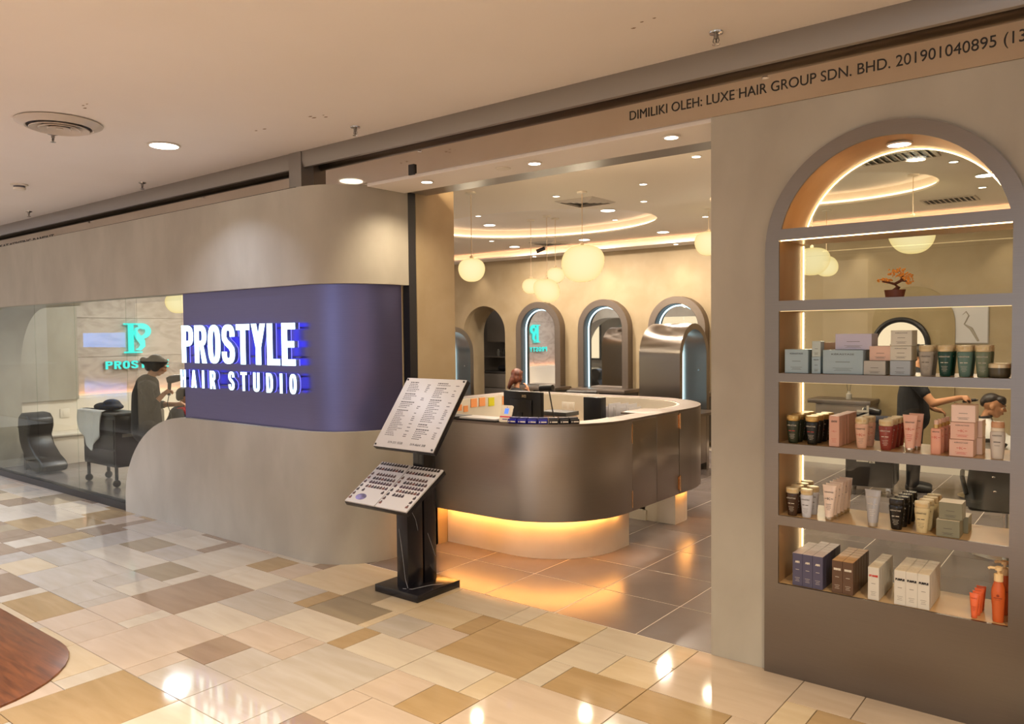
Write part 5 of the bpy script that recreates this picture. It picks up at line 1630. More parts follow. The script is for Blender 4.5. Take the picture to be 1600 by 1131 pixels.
rows(p, Z6, -.548, Y0, 4, .045, .003, 'small orange squeeze tube', 'on the bottom shelf', 'small orange tubes')
p = pump('', .058, .250, pm('orangepump', 'c8602e', .35), pm('creampump', 'ecd0a0', .35), None)
rows(p, Z6, -.458, Y0 + .008, 2, .12, .012, 'tall orange pump bottle', 'right end of bottom shelf', 'tall orange pump bottles')
# bonsai on the upper shelf
bs = thing('bonsai_ornament', 'small orange leaved bonsai ornament in a brown oval dish', 'bonsai', (-.90, 4.13, 1.953))
obj('dish', B().lathe([(.034, 1.9542), (.042, 1.958), (.047, 1.985), (.049, 1.992), (.042, 1.992), (.040, 1.984), (0, 1.984)], (-.90, 4.13, 0), 24, sy=.62), M('terracotta', '6e3a24', .4), bs)
obj('trunk', B().tube([(-.905, 4.13, 1.983), (-.885, 4.13, 2.005), (-.900, 4.128, 2.02), (-.872, 4.13, 2.035), (-.865, 4.13, 2.06)], [.013, .011, .009, .007, .004], 8).tube([(-.897, 4.13, 2.018), (-.925, 4.125, 2.028), (-.955, 4.12, 2.034)], [.006, .005, .003], 6).tube([(-.872, 4.13, 2.035), (-.845, 4.13, 2.03)], [.005, .003], 6), M('bonsai_bark', '5a3018', .7), bs)
fo_ = B()
for (cx_, cz, rx_, rz, n) in ((-.885, 2.075, .045, .022, 70), (-.945, 2.038, .030, .010, 40), (-.848, 2.05, .030, .018, 50), (-.835, 2.025, .014, .010, 16)):
    for i in range(n):
        a = rnd.uniform(0, 2 * PI); q = math.sqrt(rnd.random())
        x = cx_ + rx_ * q * math.cos(a); z = cz + rz * q * math.sin(a); y = 4.13 + rnd.uniform(-.03, .03)
        fo_.ball((x, y, z), (rnd.uniform(.003, .0055), .004, rnd.uniform(.003, .005)), 5, 4)
f_ = obj('foliage', fo_, M('orange_foliage', 'e59a3c', .5), bs); tag(f_, kind='stuff')
# ---------------------------------------------------------------- people
def head_geo(b, c, s=1.0, yaw=0, pitch=0):
    """head of 0.225 m facing +Y before turning; c = centre of the skull"""
    R = Matrix.Rotation(yaw, 3, 'Z') @ Matrix.Rotation(pitch, 3, 'X')
    c = Vector(c)
    def P(x, y, z): return c + R @ Vector((x * s, y * s, z * s))
    def E(x, y, z, rx, ry_, rz): b.ball(P(x, y, z), (rx * s, ry_ * s, rz * s), 16, 10, R)
    E(0, -.012, .028, .074, .092, .082)            # skull
    E(0, .030, -.020, .060, .060, .072)            # face
    E(0, .045, -.078, .034, .036, .028)            # chin
    E(.032, .02, -.058, .026, .045, .030); E(-.032, .02, -.058, .026, .045, .030)   # jaw
    E(0, .088, .022, .046, .014, .012)             # brow
    E(.034, .078, -.018, .020, .016, .016); E(-.034, .078, -.018, .020, .016, .016)  # cheek bones
    b.tube([P(0, .088, .012), P(0, .108, -.018), P(0, .098, -.03)], [.008 * s, .013 * s, .011 * s], 8)   # nose
    E(0, .112, -.022, .011, .010, .009)
    E(.011, .100, -.028, .008, .010, .007); E(-.011, .100, -.028, .008, .010, .007)
    E(0, .090, -.050, .024, .012, .006); E(0, .088, -.060, .021, .012, .007)      # lips
    for k in (1, -1):
        b.ball(P(.075 * k, -.004, -.012), (.008 * s, .020 * s, .032 * s), 12, 8, R)
    return P, R


def face_parts(parent, P, s, hairmat):
    e = B(); w_ = B(); br = B(); mo_ = B()
    for k in (1, -1):
        w_.ball(P(.031 * k, .0815, .002), (.011 * s, .008 * s, .0055 * s), 10, 8)
        e.ball(P(.031 * k, .0868, .0015), .0045 * s, 8, 6)
        br.tube([P(.014 * k, .101, .021), P(.031 * k, .098, .027), P(.050 * k, .083, .020)], [.003 * s, .0035 * s, .002 * s], 6)
    mo_.tube([P(-.021, .092, -.056), P(0, .1015, -.0545), P(.021, .092, -.056)], [.0018 * s, .0028 * s, .0018 * s], 6)
    obj('eye', w_, m_white, parent); obj('pupil', e, m_black, parent); obj('eyebrow', br, hairmat, parent); obj('lip_line', mo_, M('lip', '8a4a40', .5), parent)


def hand_geo(b, wrist, d, n, s=1.0, curl=.5, side=1):
    """palm and five curled fingers; d = pointing direction, n = direction the palm faces"""
    d = Vector(d).normalized(); n = Vector(n); n = (n - d * n.dot(d)).normalized(); t = d.cross(n) * side
    w = Vector(wrist)
    b.tube([w - d * .01, w + d * .035 * s, w + d * .075 * s], [.021 * s, .028 * s, .030 * s], 10)
    for k in (-1, 0, 1): b.ball(w + d * .055 * s + t * .017 * k * s, (.017 * s), 10, 7)
    for i, (o, l) in enumerate(((-.030, .074), (-.010, .082), (.010, .078), (.029, .062))):
        p = w + d * .078 * s + t * o * s
        pts = [p - d * .02 * s]; a = 0; q = p; pts.append(q)
        for f in (.45, .32, .23):
            a += curl * (.9 if f == .45 else 1.1)
            q = q + (d * math.cos(a) + n * math.sin(a)) * l * f * s
            pts.append(q)
        b.tube(pts, [.0095 * s, .0095 * s, .009 * s, .008 * s, .0068 * s], 8); b.ball(pts[-1], .0068 * s, 8, 6)
    p = w + d * .028 * s - t * .026 * s
    q1 = p + (d * .6 - t * .7 + n * .35).normalized() * .035 * s
    q2 = q1 + (d * .8 - t * .1 + n * .6).normalized() * .032 * s
    b.tube([p + t * .01 * s, p, q1, q2], [.014 * s, .0125 * s, .0105 * s, .008 * s], 8); b.ball(q2, .008 * s, 8, 6)
    return b


def V3(x, y, z): return Vector((x, y, z))


def rot(parts_loc, ang):
    return Matrix.Translation(parts_loc) @ Matrix.Rotation(ang, 4, 'Z')


def moved(b, Mx):
    b.v = [tuple(Mx @ Vector(v)) for v in b.v]
    return b


def put(name, b, mat, parent, Mx, **kw):
    return obj(name, moved(b, Mx), mat, parent, **kw)


# --- stylist behind the glass, facing the image right
loc = V3(-8.64, 4.34, 0)
MX = rot(loc, math.radians(-30))
pr = thing('person', 'person in a black uniform blow drying hair, seen in profile behind the glass', 'person', loc)
b = B()
P, R = head_geo(b, (0, .085, 1.475), .98, 0, math.radians(-24))
b.chain([((0, .0, 1.315), .050), ((0, .05, 1.42), .046)])
b.chain([((0, -.03, .95), .09), ((0, -.04, 1.10), .09), ((0, -.02, 1.24), .09)])
b.chain([((0, -.03, .92), .09), ((.09, -.02, .86), .065), ((.09, .0, .48), .05), ((.09, -.03, .1), .042)]); b.chain([((0, -.03, .92), .09), ((-.09, -.02, .86), .065), ((-.09, .0, .48), .05), ((-.09, -.03, .1), .042)])
b.chain([((.09, -.03, .06), .042), ((.09, .10, .04), .035)]); b.chain([((-.09, -.03, .06), .042), ((-.09, .10, .04), .035)])
RS, RE, RW = (.17, -.02, 1.26), (.21, .02, 1.02), (.14, .15, 1.16)
LS, LE, LW = (-.17, -.02, 1.26), (-.20, .05, 1.02), (.0, .27, 1.03)
for (s_, e_, w_) in ((RS, RE, RW), (LS, LE, LW)):
    b.chain([((s_[0] * .4, s_[1], 1.27), .045), (s_, .044), (e_, .036), (w_, .026)])
hand_geo(b, RW, (.0, .8, .55), (0, .5, -.8), .95, 1.0, 1)
hand_geo(b, LW, (.25, .95, .1), (0, .1, -1), .95, .6, -1)
bd = put('body', b, m_skin, pr, MX, remesh=.0085, smooth=3)
def PW(x, y, z): return MX @ P(x, y, z)
face_parts(bd, PW, .98, m_hair)
h = B()
h.ball(P(0, -.030, .036), (.085, .096, .088), 18, 12); h.ball(P(0, .035, .066), (.074, .060, .044), 16, 10); h.ball(P(.064, -.012, -.012), (.026, .055, .066), 12, 8); h.ball(P(-.064, -.012, -.012), (.026, .055, .066), 12, 8); h.ball(P(0, -.08, -.04), (.07, .045, .06), 12, 8)
h.ball(P(0, -.09, -.02), (.06, .04, .05), 12, 8); h.ball(P(0, -.155, .0), (.042, .042, .042), 14, 10)
h.ball(P(0, -.06, -.01), (.072, .06, .07), 14, 8); h.ball(P(.05, .03, .04), (.03, .045, .05), 12, 8); h.ball(P(-.05, .03, .04), (.03, .045, .05), 12, 8)
put('hair', h, m_hair, pr, MX, remesh=.010, smooth=9)
c = B()
c.chain([((0, -.035, .76), .165), ((0, -.04, 1.0), .152), ((0, -.035, 1.15), .150), ((0, -.02, 1.26), .126)], 20)
c.ball((.10, -.02, 1.25), (.12, .10, .075)); c.ball((-.10, -.02, 1.25), (.12, .10, .075)); c.ball((0, .0, 1.315), (.066, .06, .035))
for (s_, e_) in ((RS, RE), (LS, LE)):
    m_ = Vector(s_).lerp(Vector(e_), 1.0); c.chain([(s_, .066), (m_, .056)])
    c.chain([(m_, .056), (m_.lerp(Vector(RW if s_ is RS else LW), .35), .046)])
put('uniform_top', c, m_blackcloth, pr, MX, remesh=.012, smooth=3)
c = B()
for k in (1, -1): c.chain([((0, -.03, .86), .14), ((.09 * k, -.02, .80), .105), ((.09 * k, .0, .48), .08), ((.09 * k, -.03, .10), .065)])
put('trousers', c, m_blackcloth, pr, MX, remesh=.014, smooth=2)
hd = thing('hair_dryer', 'black hair dryer held up by the person behind the glass', 'hair dryer', loc)
b = B()
hp = Vector(RW) + V3(0, .065, .055)
b.tube([hp + V3(0, -.01, -.07), hp + V3(0, .0, .08)], [.017, .020], 12)
put('handle', b, m_blackplastic, hd, MX)
b = B(); a0 = hp + V3(0, -.03, .10); a1 = hp + V3(0.0, .11, .125)
b.tube([a0, a0.lerp(a1, .3), a0.lerp(a1, .75), a1], [.030, .044, .040, .034], 16)
put('barrel', b, m_blackplastic, hd, MX)
put('nozzle_ring', B().tube([a1, a1 + V3(0, .012, .002)], [.036, .036], 16), m_darkcab, hd, MX)
put('power_cord', B().tube([hp + V3(0, -.01, -.07), hp + V3(0, -.03, -.16), hp + V3(0.02, .0, -.26), hp + V3(.03, .03, -.42)], .005, 6), m_black, hd, MX)

# --- child in the chair in front of the stylist
loc2 = V3(-9.02, 4.93, 0)
MX2 = rot(loc2, math.radians(-35))
pc_ = thing('person', 'child with short black hair and red collar having the hair dried', 'person', loc2)
b = B()
P, R = head_geo(b, (0, .04, 1.075), .88, 0, math.radians(-8))
b.chain([((0, -.01, .92), .042), ((0, .01, 1.0), .040)]); b.chain([((0, -.04, .55), .12), ((0, -.04, .72), .11), ((0, -.03, .85), .10)])
for k in (1, -1):
    b.chain([((.05 * k, -.03, .86), .04), ((.10 * k, -.02, .84), .036), ((.12 * k, .04, .68), .03), ((.08 * k, .16, .64), .024)])
    b.chain([((.07 * k, .0, .54), .075), ((.09 * k, .30, .53), .055), ((.09 * k, .34, .2), .04)])
    hand_geo(b, (.08 * k, .17, .64), (-.3 * k, 1, -.1), (0, 0, -1), .75, .5, k)
bd = put('body', b, m_skin2, pc_, MX2, remesh=.009, smooth=3)
def PW(x, y, z): return MX2 @ P(x, y, z)
face_parts(bd, PW, .88, m_hair)
h = B(); h.ball(P(0, -.026, .04), (.082, .094, .080), 18, 12); h.ball(P(0, .055, .070), (.064, .040, .032), 14, 8); h.ball(P(0, -.085, -.02), (.06, .035, .05), 12, 8)
put('hair', h, m_hair, pc_, MX2, remesh=.010, smooth=7)
c = B(); c.chain([((0, -.03, .50), .20), ((0, -.04, .70), .18), ((0, -.03, .84), .13), ((0, -.02, .90), .085)], 18)
for k in (1, -1): c.chain([((.08 * k, -.02, .87), .07), ((.16 * k, .0, .80), .07), ((.17 * k, .08, .66), .06)])
c.chain([((0, .05, .56), .17), ((0, .30, .56), .15), ((0, .38, .42), .12)])
put('salon_cape', c, m_navycloth, pc_, MX2, remesh=.013, smooth=3)
c = B().tube([(.078 * math.cos(a), -.012 + .07 * math.sin(a), .925 + .012 * math.sin(a)) for a in [2 * PI * i / 20 for i in range(20)]], .024, 8, close=True)
c.chain([((.03, .055, .93), .022), ((.05, .10, .86), .03), ((.05, .125, .78), .028)], 10); c.chain([((.09, .02, .925), .02), ((.12, .06, .86), .03)], 10)
put('red_collar', c, m_redcloth, pc_, MX2)


def salon_chair(name, label, loc, rz, h=.46, back=(.46, .40)):
    t = thing(name, label, 'chair', loc, 'black salon chairs')
    Mx = rot(V3(*loc), rz)
    b = B().box(-.26, .26, -.24, .25, h - .10, h); put('seat', b, m_blackleather, t, Mx, bev=.035, bseg=3)
    w, hh = back
    b = B().box(-w / 2, w / 2, -.33, -.24, h + .02, h + .02 + hh)
    put('backrest', b, m_blackleather, t, Mx, bev=.035, bseg=3)
    for k in (1, -1):
        b = B().tube([(k * .28, -.27, h + .02), (k * .29, -.24, h + .18), (k * .29, .10, h + .19), (k * .29, .17, h + .14)], .022, 8); put('armrest', b, m_blackleather, t, Mx)
        put('arm_support', B().tube([(k * .285, .05, h + .18), (k * .27, .02, h - .07)], .012, 8), m_chrome, t, Mx)
    put('pole', B().lathe([(.035, .05), (.035, .20), (.026, .20), (.026, h - .10)], seg=16), m_chrome, t, Mx)
    put('base_disc', B().lathe([(.27, 0), (.27, .012), (.10, .03), (.05, .06)], seg=32), m_chrome, t, Mx)
    put('footrest', B().tube([(-.12, .2, h - .08), (-.13, .36, .16), (-.16, .42, .14), (.16, .42, .14), (.13, .36, .16), (.12, .2, h - .08)], .011, 8), m_chrome, t, Mx)
    return t


salon_chair('salon_chair', 'black salon chair holding the child behind the glass', (-9.02, 4.93, 0), math.radians(-35), .46, (.62, .44))

# --- woman seated with her back to us
loc3 = V3(-7.15, 9.13, 0)
MX3 = rot(loc3, math.radians(22))
pw = thing('person', 'woman with auburn ponytail in black seated with her back turned', 'person', loc3)
b = B()
P, R = head_geo(b, (0, .05, 1.15), 1.0, math.radians(-10), math.radians(-12))
b.chain([((0, -.01, .96), .045), ((0, .02, 1.06), .042)]); b.chain([((0, -.04, .52), .10), ((0, -.05, .70), .09), ((0, -.03, .86), .09)])
b.chain([((.08, -.03, .91), .05), ((.17, -.02, .89), .05), ((.25, .06, .68), .04), ((.13, .17, .93), .026)]); hand_geo(b, (.13, .17, .93), (-.25, -.1, 1), (-1, .0, 0), .95, .3, -1)
b.chain([((-.08, -.03, .91), .05), ((-.17, -.02, .89), .05), ((-.22, .10, .68), .04), ((-.12, .28, .70), .026)]); hand_geo(b, (-.12, .28, .70), (.2, 1, 0), (0, 0, -1), .95, .5, 1)
for k in (1, -1): b.chain([((.09 * k, -.02, .50), .09), ((.10 * k, .38, .50), .062), ((.10 * k, .42, .10), .045), ((.10 * k, .50, .04), .035)])
bd = put('body', b, m_skin, pw, MX3, remesh=.010, smooth=3)
def PW(x, y, z): return MX3 @ P(x, y, z)
face_parts(bd, PW, 1.0, m_hairbrown)
h = B(); h.ball(P(0, -.035, .035), (.088, .098, .088), 18, 12); h.ball(P(0, .05, .075), (.064, .04, .034), 14, 8); h.ball(P(0, -.085, -.045), (.078, .045, .075), 14, 8)
h.chain([(P(-.03, -.10, -.07), .045), (P(-.06, -.11, -.14), .034), (P(-.07, -.10, -.19), .02)]); h.ball(P(.06, -.02, -.02), (.03, .05, .065)); h.ball(P(-.06, -.02, -.02), (.03, .05, .065))
put('hair', h, m_hairbrown, pw, MX3, remesh=.011, smooth=6)
c = B(); c.chain([((0, -.04, .50), .16), ((0, -.05, .70), .15), ((0, -.035, .86), .14)], 18); c.ball((.10, -.03, .88), (.12, .10, .075)); c.ball((-.10, -.03, .88), (.12, .10, .075)); c.ball((0, -.01, .945), (.07, .06, .03))
c.chain([((.17, -.02, .89), .064), ((.215, .03, .77), .056)]); c.chain([((-.17, -.02, .89), .064), ((-.20, .05, .77), .056)])
put('black_top', c, m_blackcloth, pw, MX3, remesh=.012, smooth=3)
c = B()
for k in (1, -1): c.chain([((.05 * k, -.03, .52), .13), ((.10 * k, .36, .51), .082), ((.10 * k, .42, .12), .062)])
put('trousers', c, m_blackcloth, pw, MX3, remesh=.014, smooth=2)
salon_chair('salon_chair', 'black salon chair the auburn haired woman sits in', (-7.15, 9.13, 0), math.radians(22), .44, (.5, .42))
salon_chair('salon_chair', 'black salon chair in front of the second wall mirror', (-6.3, 9.8, 0), math.radians(10), .46, (.5, .48))

# --- boy having his hair cut, seen through the niche
loc4 = V3(-1.18, 9.60, 0)
MX4 = rot(loc4, math.radians(-83))
pb_ = thing('person', 'boy in a white cape with short dark hair, head bowed, having a haircut', 'person', loc4)
b = B()
P, R = head_geo(b, (0, .05, 0.985), 1.12, 0, math.radians(-14))
b.chain([((0, -.03, .83), .048), ((0, .01, .92), .045)]); b.chain([((0, -.08, .52), .13), ((0, -.07, .70), .12), ((0, -.05, .76), .10)])
for k in (1, -1):
    b.chain([((.07 * k, -.05, .79), .05), ((.16 * k, -.04, .77), .047), ((.18 * k, .03, .62), .038), ((.09 * k, .19, .62), .026)]); hand_geo(b, (.09 * k, .20, .62), (-.3 * k, 1, -.1), (0, 0, -1), .85, .5, k)
    b.chain([((.08 * k, -.02, .50), .085), ((.10 * k, .36, .50), .06), ((.10 * k, .40, .14), .043), ((.10 * k, .48, .07), .035)])
bd = put('body', b, m_skin2, pb_, MX4, remesh=.0085, smooth=3)
def PW(x, y, z): return MX4 @ P(x, y, z)
face_parts(bd, PW, 1.12, m_hair)
h = B(); h.ball(P(0, -.026, .045), (.083, .094, .080), 18, 12); h.ball(P(0, .040, .066), (.074, .062, .046), 16, 10); h.ball(P(0, .072, .050), (.056, .030, .028), 14, 8); h.ball(P(0, -.085, .01), (.06, .032, .05), 12, 8)
put('hair', h, m_hair, pb_, MX4, remesh=.009, smooth=6)
lps = []
for z, rx_, ry_, yo in ((.86, .062, .058, -.02), (.835, .09, .08, -.025), (.79, .20, .115, -.04), (.73, .245, .16, -.03), (.63, .27, .24, .02), (.55, .29, .34, .10), (.44, .30, .38, .14), (.30, .31, .40, .16)):
    lps.append([(rx_ * math.cos(2 * PI * i / 40) * (1 + .03 * math.sin(i * 2.5) * (1 - z)), yo + ry_ * math.sin(2 * PI * i / 40) * (1 + .05 * math.cos(i * 3.1) * (1 - z)), z) for i in range(40)])
put('white_cape', B().loft(lps), m_whitecloth, pb_, MX4)
put('neck_band', B().tube([(.064 * math.cos(a), -.02 + .060 * math.sin(a), .865 + .01 * math.sin(a)) for a in [2 * PI * i / 20 for i in range(20)]], .013, 8, close=True), m_blackcloth, pb_, MX4)
salon_chair('salon_chair', 'black salon chair under the boy in the white cape', (-1.18, 9.60, 0), math.radians(-83), .46, (.5, .42))

# --- barber beside the boy
loc5 = V3(-1.86, 9.60, 0)
MX5 = rot(loc5, math.radians(-80))
pk_ = thing('person', 'barber in black with one bare arm stretched to the boy', 'person', loc5)
b = B()
P, R = head_geo(b, (0, .06, 1.50), 1.0, 0, math.radians(-25))
b.chain([((0, -.0, 1.33), .052), ((0, .03, 1.42), .048)]); b.chain([((0, -.03, .95), .09), ((0, -.04, 1.10), .09), ((0, -.02, 1.25), .09)])
RSH, REL, RWR = (.17, -.02, 1.24), (.24, .16, 1.00), (.10, .42, 1.06)
b.chain([((.08, -.02, 1.30), .055), (RSH, .055), (REL, .043), (RWR, .028)]); hand_geo(b, RWR, (-.15, 1, -.05), (-.4, -.1, -.9), 1.0, .9, 1)
LSH, LEL, LWR = (-.17, -.02, 1.26), (-.24, .02, 1.0), (-.16, .18, .90)
b.chain([((-.08, -.02, 1.30), .055), (LSH, .055), (LEL, .043), (LWR, .028)]); hand_geo(b, LWR, (.2, 1, -.2), (0, 0, -1), 1.0, .6, -1)
for k in (1, -1): b.chain([((.09 * k, -.03, .88), .07), ((.10 * k, -.02, .48), .05), ((.10 * k, -.04, .10), .045), ((.10 * k, -.03, .05), .04), ((.10 * k, .11, .035), .033)])
bd = put('body', b, m_skin2, pk_, MX5, remesh=.0095, smooth=3)
def PW(x, y, z): return MX5 @ P(x, y, z)
face_parts(bd, PW, 1.0, m_hair)
h = B(); h.ball(P(0, -.03, .042), (.083, .092, .082), 18, 12); h.ball(P(0, .05, .072), (.062, .04, .034), 14, 8)
put('hair', h, m_hair, pk_, MX5, remesh=.010, smooth=2)
c = B(); c.chain([((0, -.03, .82), .17), ((0, -.04, 1.05), .155), ((0, -.02, 1.26), .135)], 18); c.ball((.11, -.02, 1.27), (.12, .10, .075)); c.ball((-.11, -.02, 1.27), (.12, .10, .075))
c.chain([(RSH, .07), (Vector(RSH).lerp(Vector(REL), .55), .062)]); c.chain([(LSH, .07), (Vector(LSH).lerp(Vector(LEL), .55), .062)])
put('black_shirt', c, m_blackcloth, pk_, MX5, remesh=.012, smooth=3)
c = B()
for k in (1, -1): c.chain([((.03 * k, -.03, .88), .14), ((.10 * k, -.02, .78), .10), ((.10 * k, -.02, .48), .08), ((.10 * k, -.03, .09), .066)])
put('trousers', c, m_blackcloth, pk_, MX5, remesh=.014, smooth=2)
c = B()
for k in (1, -1): c.chain([((.10 * k, -.06, .05), .048), ((.10 * k, .06, .045), .046), ((.10 * k, .13, .038), .038)])
put('shoes', c, m_darkcab, pk_, MX5, remesh=.010, smooth=1)
cl = thing('hair_clipper', 'small dark hair clipper in the barber\'s hand at the boy\'s neck', 'clipper', loc5)
q = Vector(RWR) + V3(-.03, .075, -.035)
put('body', B().tube([q + V3(.02, -.05, -.01), q, q + V3(-.02, .07, .01)], [.014, .018, .016], 10), m_blackplastic, cl, MX5)
put('blade', B().tube([q + V3(-.02, .07, .01), q + V3(-.024, .09, .012)], [.015, .011], 10), m_chrome, cl, MX5)

# chairs seen through the lower niche shelves
t = thing('styling_chair', 'black swivel styling chair with a big back, lower right of the niche', 'chair', (-.72, 7.05, 0))
MXC = rot(V3(-.72, 7.05, 0), math.radians(8))
b = B(); lps = []
for i in range(9):
    u = i / 8; w = .30 - .05 * u; z = .40 + .40 * u; yo = -.04 + .05 * math.sin(u * PI)
    lps.append([(w * math.copysign(abs(math.cos(a)) ** .6, math.cos(a)), yo + .05 * math.copysign(abs(math.sin(a)) ** .7, math.sin(a)) + .10 * math.cos(a) ** 2, z) for a in [2 * PI * k / 28 for k in range(28)]])
put('backrest', b.loft(lps), m_blackleather, t, MXC, ang=60)
put('seat', B().box(-.27, .27, .02, .50, .36, .46), m_blackleather, t, MXC, bev=.03, bseg=3)
put('pole', B().lathe([(.03, .04), (.03, .36)], (0, .22, 0), 16), m_chrome, t, MXC)
put('base_disc', B().lathe([(.28, 0), (.28, .012), (.08, .03)], (0, .22, 0), 28), m_chrome, t, MXC)
for k in (1, -1):
    put('armrest', B().tube([(k * .28, -.02, .50), (k * .31, .05, .62), (k * .31, .36, .62)], .018, 8), m_blackleather, t, MXC)
for (u, v) in ((-.10, .66), (-.02, .71), (-.09, .55), (.18, .6)):
    put('upholstery_stud', B().ball((u, -.095 + .10 * (u / .29) ** 2, v), (.012, .006, .008), 8, 6), m_chrome, t, MXC)
# trolley with the big white letters
tr = thing('tool_trolley', 'black salon trolley with big white letters, standing on four casters', 'trolley', (-2.22, 9.15, 0))
MXT = rot(V3(-2.22, 9.15, 0), math.radians(6))
put('cabinet', B().box(-.235, .235, -.18, .20, .10, .80), m_blackplastic, tr, MXT, bev=.012)
put('top_tray', B().box(-.245, .245, -.19, .21, .80, .84), m_navycloth, tr, MXT, bev=.01)
put('side_pocket', B().box(.236, .262, -.12, .16, .14, .62), m_darkcab, tr, MXT, bev=.006)
lt = B(); tb = text("L'ORÉAL", .165, (-.055, -.182, .36), right=(0, 0, 1), up=(-1, 0, 0), depth=.003, bold=.004, align='LEFT')
put('white_lettering', tb, m_whiteprint, tr, MXT)
put('small_label', B().box(.005, .062, -.1835, -.180, .36, .62), m_whiteprint, tr, MXT)
put('label_print', text('PROFESSIONNEL', .034, (.034, -.1845, .49), right=(0, 0, 1), up=(-1, 0, 0), depth=.001), m_ink, tr, MXT)
for (x, y) in ((-.19, -.14), (.19, -.14), (-.19, .16), (.19, .16)):
    f = put('caster_fork', B().box(x - .022, x + .022, y - .015, y + .02, .055, .10), m_chrome, tr, MXT)
    put('caster_wheel', B().lathe([(.028, -.018), (.038, -.012), (.038, .012), (.028, .018)], (x, y, .038), 20, axis='x'), m_alu, tr, MXT)
    put('wheel_hub', B().lathe([(.018, -.022), (.018, .022)], (x, y, .038), 14, axis='x'), m_chrome, tr, MXT)
dr_ = thing('styling_tools', 'black hair dryer lying on the trolley top', 'hair dryer', (-2.25, 9.12, .84))
put('barrel', B().tube([(-.06, -.05, .92), (.02, -.08, .915), (.10, -.10, .905)], [.04, .042, .032], 14), m_blackplastic, dr_, MXT)
put('handle', B().tube([(-.03, -.06, .90), (-.12, -.02, .86), (-.2, .02, .862)], [.02, .019, .017], 10), m_blackplastic, dr_, MXT)
put('air_inlet', B().tube([(-.062, -.049, .9205), (-.075, -.044, .921)], [.030, .026], 14), m_whitestone, dr_, MXT)
cs = thing('reed_diffuser', 'glass reed diffuser with dark sticks on the styling station', 'diffuser', (-3.0, YB - .32, .855))
obj('bottle', B().lathe([(.035, .855), (.037, .86), (.037, .93), (.016, .945), (.016, .965)], (-3.0, YB - .32, 0), 16), M('tinted_glass', 'b8b2a8', .15), cs)
obj('reed', B().tube([(-3.0, YB - .32, .88), (-3.04, YB - .32, 1.12)], .003, 5).tube([(-3.0, YB - .32, .88), (-2.97, YB - .31, 1.12)], .003, 5), m_darkcab, cs)

# ---------------------------------------------------------------- left room behind the glass
fr = thing('leg_rest', 'black padded leg rest with rounded ends standing by the left wall', 'leg rest', (-11.55, 4.30, 0))
prof = [(-11.93, .10), (-11.90, .42), (-11.95, .70), (-11.90, .775), (-11.70, .785), (-11.56, .755), (-11.53, .66), (-11.60, .54), (-11.52, .42), (-11.36, .27), (-11.18, .18), (-11.10, .11), (-11.13, .05), (-11.30, .015), (-11.48, .03), (-11.58, .12), (-11.70, .16), (-11.82, .02), (-11.90, .0)]
prof = [(-11.88, .40), (-11.92, .62), (-11.90, .73), (-11.80, .785), (-11.62, .775), (-11.53, .71), (-11.53, .60), (-11.60, .48), (-11.52, .36), (-11.34, .24), (-11.17, .17), (-11.10, .10), (-11.14, .04), (-11.28, .006), (-11.46, .02), (-11.60, .10), (-11.72, .2), (-11.82, .3)]
obj('padding', B().prism(prof, 4.14, 4.46, 'y'), m_blackleather, fr, bev=.03, bseg=3, ang=60)
obj('stitched_seam', B().box(-11.93, -11.52, 4.137, 4.14, .585, .592), m_darkcab, fr)
obj('floor_bracket', B().box(-11.90, -11.83, 4.2, 4.4, 0, .42), m_black, fr)
ct = thing('salon_trolley', 'tall black tool trolley behind the glass with a white towel hanging over it', 'trolley', (-10.1, 4.45, 0))
obj('cabinet', B().box(-10.30, -9.45, 4.32, 4.62, .24, .86), m_blackplastic, ct, bev=.01)
for z in (.27, .46, .65): obj('drawer', B().box(-10.27, -9.48, 4.308, 4.32, z, z + .17), m_blackplastic, ct, bev=.004)
obj('tray', B().box(-10.34, -9.43, 4.30, 4.64, .86, .89), m_darkcab, ct, bev=.006)
obj('name_plate', B().box(-9.451, -9.442, 4.40, 4.60, .60, .64), m_alu, ct)
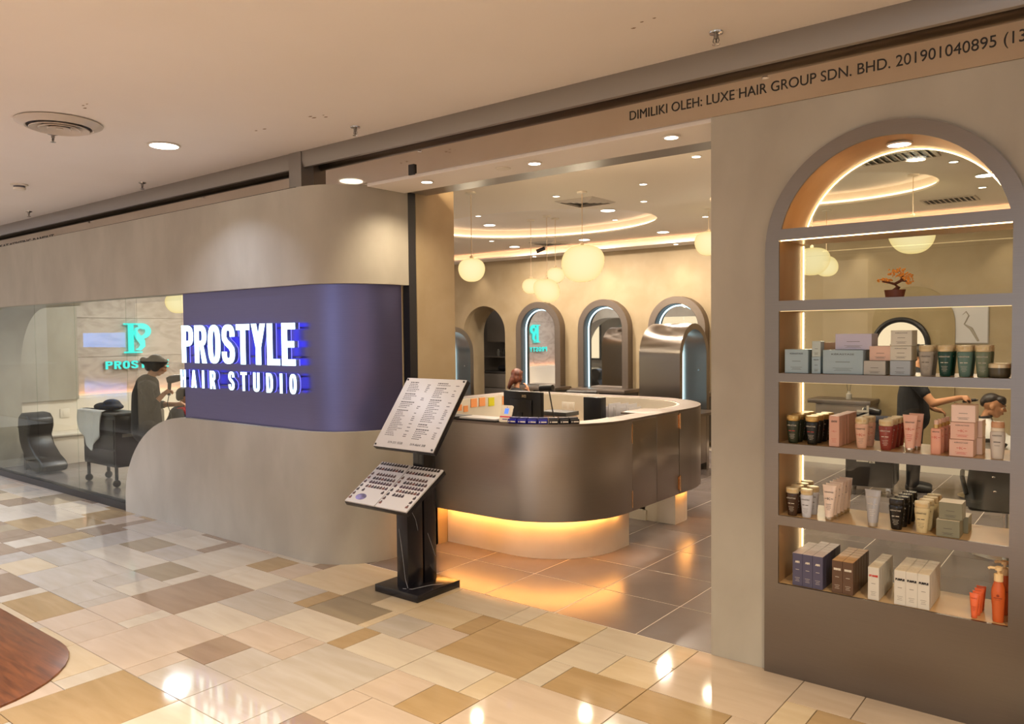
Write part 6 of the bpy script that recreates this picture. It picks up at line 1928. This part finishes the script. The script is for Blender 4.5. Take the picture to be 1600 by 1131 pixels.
for (x, y) in ((-10.25, 4.35), (-9.51, 4.35), (-10.25, 4.59), (-9.51, 4.59)):
    obj('leg', B().box(x - .015, x + .015, y - .015, y + .015, .09, .24), m_blackplastic, ct)
    obj('caster_wheel', B().lathe([(.035, -.014), (.045, -.008), (.045, .008), (.035, .014)], (x, y, .045), 16, axis='x'), m_black, ct)
tw = B(); nx, nz = 14, 12
loopf = []
for layer in (0, 1):
    for j in range(nz + 1):
        for i in range(nx + 1):
            u = i / nx; v = j / nz
            x = -10.33 + .62 * u + .10 * v * (.5 - u)
            z = .905 - .50 * max(0, v - .15) / .85 * (1 - .45 * abs(u - .5) * 2) + (.012 if v < .15 else 0)
            y = (4.40 - .10 * min(1, v / .15)) - .012 - .014 * math.sin(u * 17 + v * 2) - (.010 if layer else 0) - .02 * math.sin(v * 3)
            tw.v.append((x, y, z))
m_ = (nx + 1) * (nz + 1)
for j in range(nz):
    for i in range(nx):
        a = j * (nx + 1) + i
        tw.f.append((a, a + 1, a + nx + 2, a + nx + 1)); tw.f.append((m_ + a, m_ + a + nx + 1, m_ + a + nx + 2, m_ + a + 1))
edge = [i for i in range(nx + 1)] + [(j + 1) * (nx + 1) - 1 for j in range(1, nz + 1)] + [nz * (nx + 1) + i for i in range(nx - 1, -1, -1)] + [j * (nx + 1) for j in range(nz - 1, 0, -1)]
for a, c_ in zip(edge, edge[1:] + edge[:1]): tw.f.append((a, c_, m_ + c_, m_ + a))
o = obj('hanging_towel', tw, m_whitecloth, ang=80)
tag(o, 'white towel hanging over the front of the tall black trolley', 'towel')
b = B().ball((-9.9, 4.47, .945), (.26, .13, .05), 16, 8).ball((-9.85, 4.47, .98), (.13, .1, .06), 12, 8).ball((-10.03, 4.45, .94), (.16, .1, .05), 12, 8)
o = obj('heaped_cape', b, m_blackcloth, remesh=.012, smooth=2)
tag(o, 'dark salon cape heaped on top of the tall black trolley', 'cape')
lamp('left_room_light', 'AREA', (-10.6, 5.6, 3.2), 34, (.86, .90, 1), .3)
